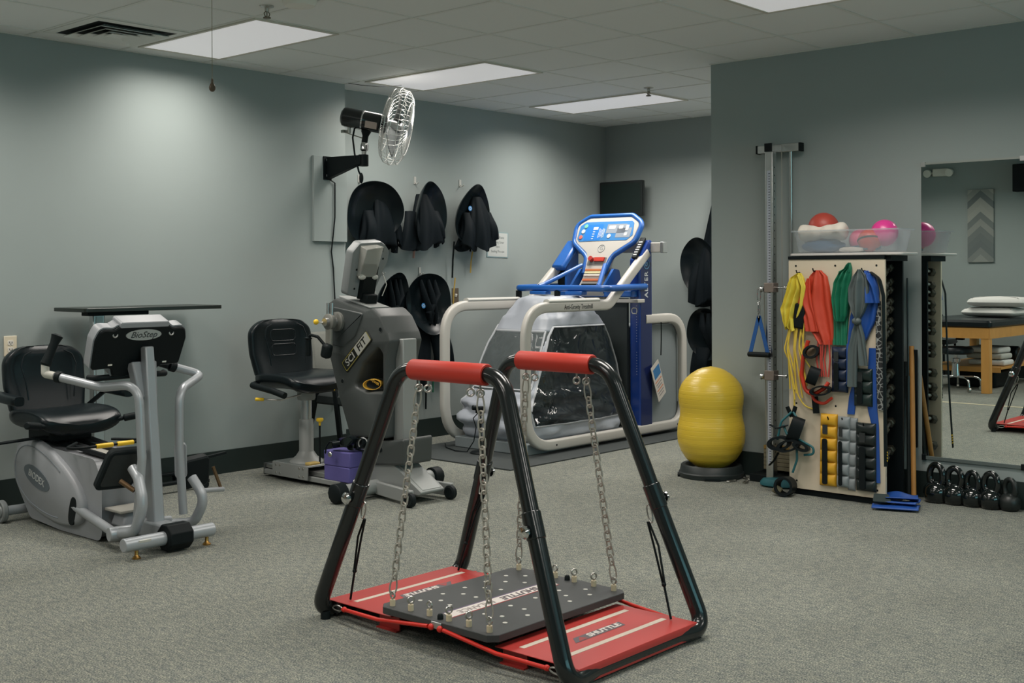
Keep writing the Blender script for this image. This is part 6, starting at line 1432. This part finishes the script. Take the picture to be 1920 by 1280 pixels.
# ================================================================ poles, blue folded band, kettlebells
def pole(name, p0, p1, r, m, label, cat, grp=None):
    o = MB().cyl(p0, p1, r, n=16).build(name, m, bevel=0.003); tag(o, label, cat, grp); return o
pole('wooden_dowel', (6.70, 2.872, 0.003), (6.845, 2.945, 0.895), 0.0145, mat('dowel_wood', S(166, 116, 56), 0.5, noise=0.25, nscale=8, stretch=(6, 6, 1)), 'wooden dowel leaning on the wall beside the mirror', 'pole')
M_pole = mat('pole_black', (0.014, 0.019, 0.019, 1), 0.35)
t = thing('exercise_bar', 'black bar with a thick lower grip leaning behind the wooden dowel', 'bar', (6.75, 2.93, 0), 'black bars leaning by the rack')
MB().cyl((6.735, 2.915, 0.0), (6.855, 2.975, 1.30), 0.005, n=10).build('rod', M_pole, t); MB().cyl((6.735, 2.915, 0.0), (6.80, 2.947, 0.72), 0.014, r1=0.011, n=14).build('grip', M_pole, t)
t = thing('exercise_bar', 'black bar nearest the dumbbell rack, standing almost upright', 'bar', (6.75, 2.99, 0), 'black bars leaning by the rack')
MB().cyl((6.72, 2.965, 0.0), (6.855, 2.985, 0.80), 0.012, n=14).build('rod', M_pole, t)
t = thing('stretch_strap', 'flat black strap hanging on the wall between the dowel and the mirror', 'strap', (6.845, 2.96, 0.9))
Ms_ = frame((6.84, 2.925, 0.585), (0, -1, 0.0), (0, 0.16, 1.0))
MB().plate(rrect(0.036, 0.58, 0.004), [(0, -0.003), (0, 0.003)], Ms_).build('webbing', M_blackm, t)
o = MB(); 
t = thing('folded_band', 'folded blue latex band lying on the carpet at the corner of the rack', 'exercise band', (6.50, 2.87, 0))
for k, (dz, ins, rz) in enumerate(((0.0, 0.0, 0.35), (0.02, 0.02, 0.25), (0.042, 0.035, 0.45))):
    q = Matrix.Translation((6.44+0.03*k, 2.865-.004*k, 0.003)) @ Matrix.Rotation(rz, 4, 'Z')
    MB().grid(lambda u, v: q @ Vector(((u-.5)*(0.20-ins), (v-.5)*(0.25-ins*2), dz+0.012+0.010*math.sin(u*5+k)+0.010*math.sin(v*6+2*k)*u)), 16, 20).build('fold', M_bb, t, solid=0.006)
MB().plate(fillet([(-.035, -.05, 0), (.035, -.04, 0), (.04, .04, 0), (-.03, .05, 0)], .01, 3, True), [(0, 0), (0, 0.006)], Matrix.Translation((6.385, 2.925, 0.055)) @ Matrix.Rotation(0.5, 4, 'Z') @ Matrix.Rotation(-0.5, 4, 'Y')).build('dark_flap', mat('flap_dark', S(26, 42, 42), 0.6), t)
M_kb = mat('kettlebell_gloss', (0.005, 0.008, 0.008, 1), 0.12, coat=0.5, bump=0.12, bscale=60); M_kbm = mat('kettlebell_matte', (0.012, 0.016, 0.015, 1), 0.4)
def kettlebell(x, y, s, m, label, rz):
    t = thing('kettlebell', label, 'kettlebell', (x, y, 0), 'black kettlebells in a row under the mirror')
    b = MB().lathe([(0.001, 0.0), (0.045*s, 0.0), (0.054*s, 0.004), (0.066*s, 0.025*s), (0.071*s, 0.052*s), (0.066*s, 0.080*s), (0.052*s, 0.100*s), (0.034*s, 0.111*s), (0.001, 0.115*s)], (x, y, 0), n=32).build('bell', m, t, ang=80)
    d = Vector((math.sin(rz), math.cos(rz), 0)); c = Vector((x, y, 0)); pts = []
    for k in range(25):
        a = -0.72+ (PI+1.44)*k/24; pts.append(c + d*(0.043*s*math.cos(a)) + Vector((0, 0, s*(0.146+0.060*math.sin(a)))))
    MB().tube(pts, [0.0175*s+0.003*s*abs(k/12-1)**2 for k in range(25)], 16).build('handle', m, t)
    return t
for (x, y, s, m, l, rz) in ((6.775, 2.770, 1.05, M_kb, 'largest glossy black kettlebell, next to the wooden dowel', .25), (6.782, 2.666, 1.0, M_kb, 'second glossy black kettlebell from the wooden dowel', .1), (6.788, 2.566, 0.93, M_kb, 'third black kettlebell, in the middle of the row', 0.3), (6.79, 2.462, 0.96, M_kb, 'fourth black kettlebell, beside the dull small one', 0.15), (6.80, 2.362, 0.84, M_kbm, 'small dull black kettlebell at the right end of the row', 0.35)):
    kettlebell(x, y, s, m, l, rz)
# ================================================================ wall mirror
M_mirror = mat('mirror_silver', (0.86, 0.91, 0.89, 1), 0.0, 1.0)
mr = thing('wall_mirror', 'large frameless wall mirror at the right edge with small clips', 'mirror', (XW, 1.9, 0.245))
MB().b2((XW-.006, 0.75, 0.245), (XW, 2.893, 1.972)).build('glass', M_mirror, mr)
MB().b2((XW-.012, 0.75, 0.228), (XW, 2.893, 0.247)).build('bottom_channel', mat('channel_grey', S(90, 100, 98), 0.5), mr)
MB().b2((XW-.009, 0.75, 1.970), (XW, 2.893, 1.982)).build('top_channel', mat('channel_pale', S(150, 156, 150), 0.4, 0.4), mr)
for y in (2.31, 2.88): MB().b2((XW-.014, y-.012, 1.958), (XW, y+.012, 1.985)).build('clip', M_alu, mr)
for y in (2.31, 2.88): MB().b2((XW-.016, y-.012, 0.222), (XW, y+.012, 0.256)).build('clip', M_blackm, mr)

# ================================================================ what the mirror shows across the room
M_wood = mat('table_wood', S(196, 142, 72), 0.45, noise=0.15, nscale=5, stretch=(3, 3, 1))
tb = thing('treatment_table', 'wooden treatment table with a black padded top, seen in the mirror', 'table', (-0.3, 5.2, 0))
TX0, TX1, TY0, TY1 = -1.25, 0.66, 4.76, 5.66
MB().plate(rrect(TX1-TX0+.06, TY1-TY0+.06, 0.06), [(0.02, 0.715), (0, 0.73), (0, 0.775), (0.025, 0.80)], Matrix.Translation(((TX0+TX1)/2, (TY0+TY1)/2, 0))).build('padded_top', M_vinyl, tb)
for y in (TY0, TY1): MB().b2((TX0, y-.012, 0.60), (TX1, y+.012, 0.715)).build('apron', M_wood, tb)
for x in (TX0, TX1): MB().b2((x-.012, TY0, 0.60), (x+.012, TY1, 0.715)).build('apron', M_wood, tb)
for x in (TX0+.04, TX1-.04):
    for y in (TY0+.04, TY1-.04): MB().b2((x-.045, y-.045, 0), (x+.045, y+.045, 0.70)).build('leg', M_wood, tb, bevel=0.004)
MB().b2((TX0+.05, TY0+.03, 0.235), (0.24, TY1-.03, 0.258)).build('shelf', M_wood, tb)
MB().b2((0.22, TY0+.03, 0.20), (0.245, TY1-.03, 0.258)).build('shelf_rail', M_wood, tb)
M_pil = mat('pillow_white', S(205, 204, 200), 0.85, bump=0.2, bscale=20)
def pillow(z, label, x, y, rz, hz):
    mb = MB(); mb.plate(rrect(0.48, 0.68, 0.08, 6), [(0.16, 0), (0.05, 0.02), (0, hz*0.45), (0.05, hz*0.85), (0.17, hz)])
    o = mb.build('pillow', M_pil, sub=1, ang=90); o.location = (x, y, z); o.rotation_euler = (0, 0, rz); tag(o, label, 'pillow', 'white pillows on the treatment table'); return o
pillow(0.80, 'lower white pillow on the treatment table in the mirror', -0.35, 5.06, 0.08, 0.12)
pillow(0.915, 'upper white pillow stacked on the other in the mirror', -0.36, 5.00, 0.0, 0.13)
st2 = thing('rolling_stool', 'round black stool on chrome caster legs, seen in the mirror', 'stool', (0.47, 5.20, 0))
sx, sy_ = 0.47, 5.20
MB().lathe([(0.001, 0.41), (0.17, 0.41), (0.19, 0.425), (0.192, 0.46), (0.175, 0.485), (0.10, 0.495), (0.001, 0.497)], (sx, sy_, 0), n=36).build('seat', M_vinyl, st2)
MB().lathe([(0.05, 0.15), (0.045, 0.20), (0.035, 0.30), (0.055, 0.32), (0.055, 0.36), (0.02, 0.365), (0.02, 0.41)], (sx, sy_, 0), n=24).build('column', M_chrome, st2)
for k in range(5):
    a = 2*PI*k/5+0.35; d = Vector((math.cos(a), math.sin(a), 0)); c = Vector((sx, sy_, 0))
    lg = MB().tube(fillet([c+Vector((0, 0, .16)), c+d*.20+Vector((0, 0, .155)), c+d*.265+Vector((0, 0, .13)), c+d*.275+Vector((0, 0, .055))], .05), 0.012, 10).build('leg', M_chrome, st2)
    MB().cyl(c+d*.275+Vector((-d.y*.012, d.x*.012, .026)), c+d*.275+Vector((d.y*.012, -d.x*.012, .026)), 0.026, n=16).build('caster', M_zinc, lg)
o = MB().b2((0.30, 5.16, 0.56), (0.36, 5.24, 0.599)).build('table_latch', M_blackm, tb)
lump2 = MB()
for k, (z, m_, lab) in enumerate(((0.262, M_pil, 'folded white towel on the table shelf, lowest of the stack'), (0.335, mat('towel_grey', S(176, 176, 168), 0.9), 'folded pale towel on the table shelf, middle of the stack'), (0.405, M_pil, 'folded white towel on the table shelf, top of the stack'))):
    o = MB().box((0, 0, 0.032), (0.30, 0.42, 0.064)).build('folded_towel', m_, bevel=0.025, seg=4); o.location = (-0.12, 5.02+0.02*k, z); o.rotation_euler = (0, 0, 0.05*k); tag(o, lab, 'towel', 'towels on the table shelf')
o = MB().cyl((-0.85, 4.95, 0.352), (-0.85, 5.45, 0.352), 0.09, n=28).build('bolster', M_vinyl, bevel=0.02); tag(o, 'black bolster roll on the treatment table shelf', 'bolster')
o = MB().box((-0.25, 5.2, 0.10), (0.5, 0.55, 0.19)).build('storage_box', M_blackm, bevel=0.03); tag(o, 'dark box on the floor under the treatment table', 'box')
t = thing('desk_chair', 'dark chair back standing behind the treatment table', 'chair', (-0.9, 6.1, 0))
MB().plate(rrect(0.46, 0.42, 0.15), [(0.02, -0.02), (0, 0), (0.02, 0.025)], frame((-0.86, 6.08, 0.66), (0, 1, 0), (0.1, 0, 1))).build('backrest', M_vinyl, t)
MB().plate(rrect(0.46, 0.46, 0.1), [(0.02, 0.42), (0, 0.44), (0.02, 0.48)], Matrix.Translation((-1.12, 6.08, 0))).build('seat', M_vinyl, t)
for a in (-.18, .18):
    for b in (-.18, .18): MB().cyl((-1.12+a, 6.08+b, 0), (-1.12+a, 6.08+b, 0.43), 0.014, n=10).build('leg', M_blackm, t)
# chevron panel, exit light, speaker on the back wall
def chevron_mat():
    m = bpy.data.materials.new('chevron_grey'); m.use_nodes = True; nt = m.node_tree; b = nt.nodes['Principled BSDF']; b.inputs['Roughness'].default_value = 0.6
    tc = nt.nodes.new('ShaderNodeTexCoord'); sp = nt.nodes.new('ShaderNodeSeparateXYZ'); nt.links.new(tc.outputs['Object'], sp.inputs[0])
    ab = nt.nodes.new('ShaderNodeMath'); ab.operation = 'ABSOLUTE'; nt.links.new(sp.outputs['X'], ab.inputs[0])
    ad = nt.nodes.new('ShaderNodeMath'); ad.operation = 'MULTIPLY_ADD'; ad.inputs[1].default_value = 0.9; nt.links.new(ab.outputs[0], ad.inputs[0]); nt.links.new(sp.outputs['Y'], ad.inputs[2])
    dv = nt.nodes.new('ShaderNodeMath'); dv.operation = 'MULTIPLY'; dv.inputs[1].default_value = 11.0; nt.links.new(ad.outputs[0], dv.inputs[0])
    fl_ = nt.nodes.new('ShaderNodeMath'); fl_.operation = 'FLOOR'; nt.links.new(dv.outputs[0], fl_.inputs[0])
    wn = nt.nodes.new('ShaderNodeTexWhiteNoise'); wn.noise_dimensions = '1D'; nt.links.new(fl_.outputs[0], wn.inputs['W'])
    cr = nt.nodes.new('ShaderNodeValToRGB'); cr.color_ramp.elements[0].color = S(96, 104, 104); cr.color_ramp.elements[1].color = S(158, 160, 152)
    nt.links.new(wn.outputs['Value'], cr.inputs['Fac']); nt.links.new(cr.outputs[0], b.inputs['Base Color'])
    return m
o = MB().box((0, 0, 0), (0.33, 0.93, 0.025)).build('wall_art', chevron_mat(), bevel=0.002)
o.matrix_world = frame((XL+.014, 5.655, 1.915), (0, 1, 0), (0, 0, 1)); tag(o, 'tall grey chevron wood panel, seen in the mirror', 'wall art')
t = thing('emergency_light', 'white twin head emergency light high on the wall, seen in the mirror', 'light', (XL, 6.2, 2.60))
MB().b2((XL, 6.06, 2.575), (XL+.05, 6.27, 2.675)).build('housing', M_white, t, bevel=0.012)
for y in (6.04, 6.33): MB().lathe([(0.02, -.04), (0.045, -.02), (0.05, .03), (0.001, .032)], (XL+.05, y, 2.62), (1, 0, -0.3), 20).build('lamp_head', M_white, t)
MB().cyl((XL+.03, 6.04, 2.62), (XL+.03, 6.33, 2.62), 0.012, n=10).build('crossbar', M_white, t)
t = thing('speaker', 'small black speaker high on the wall, right edge of the mirror', 'speaker', (XL, 5.12, 2.48))
MB().b2((XL+.03, 5.0, 2.32), (XL+.20, 5.20, 2.66)).build('cabinet', M_blackm, t, bevel=0.01)
MB().b2((XL, 5.06, 2.46), (XL+.03, 5.14, 2.54)).build('bracket', M_blackm, t)
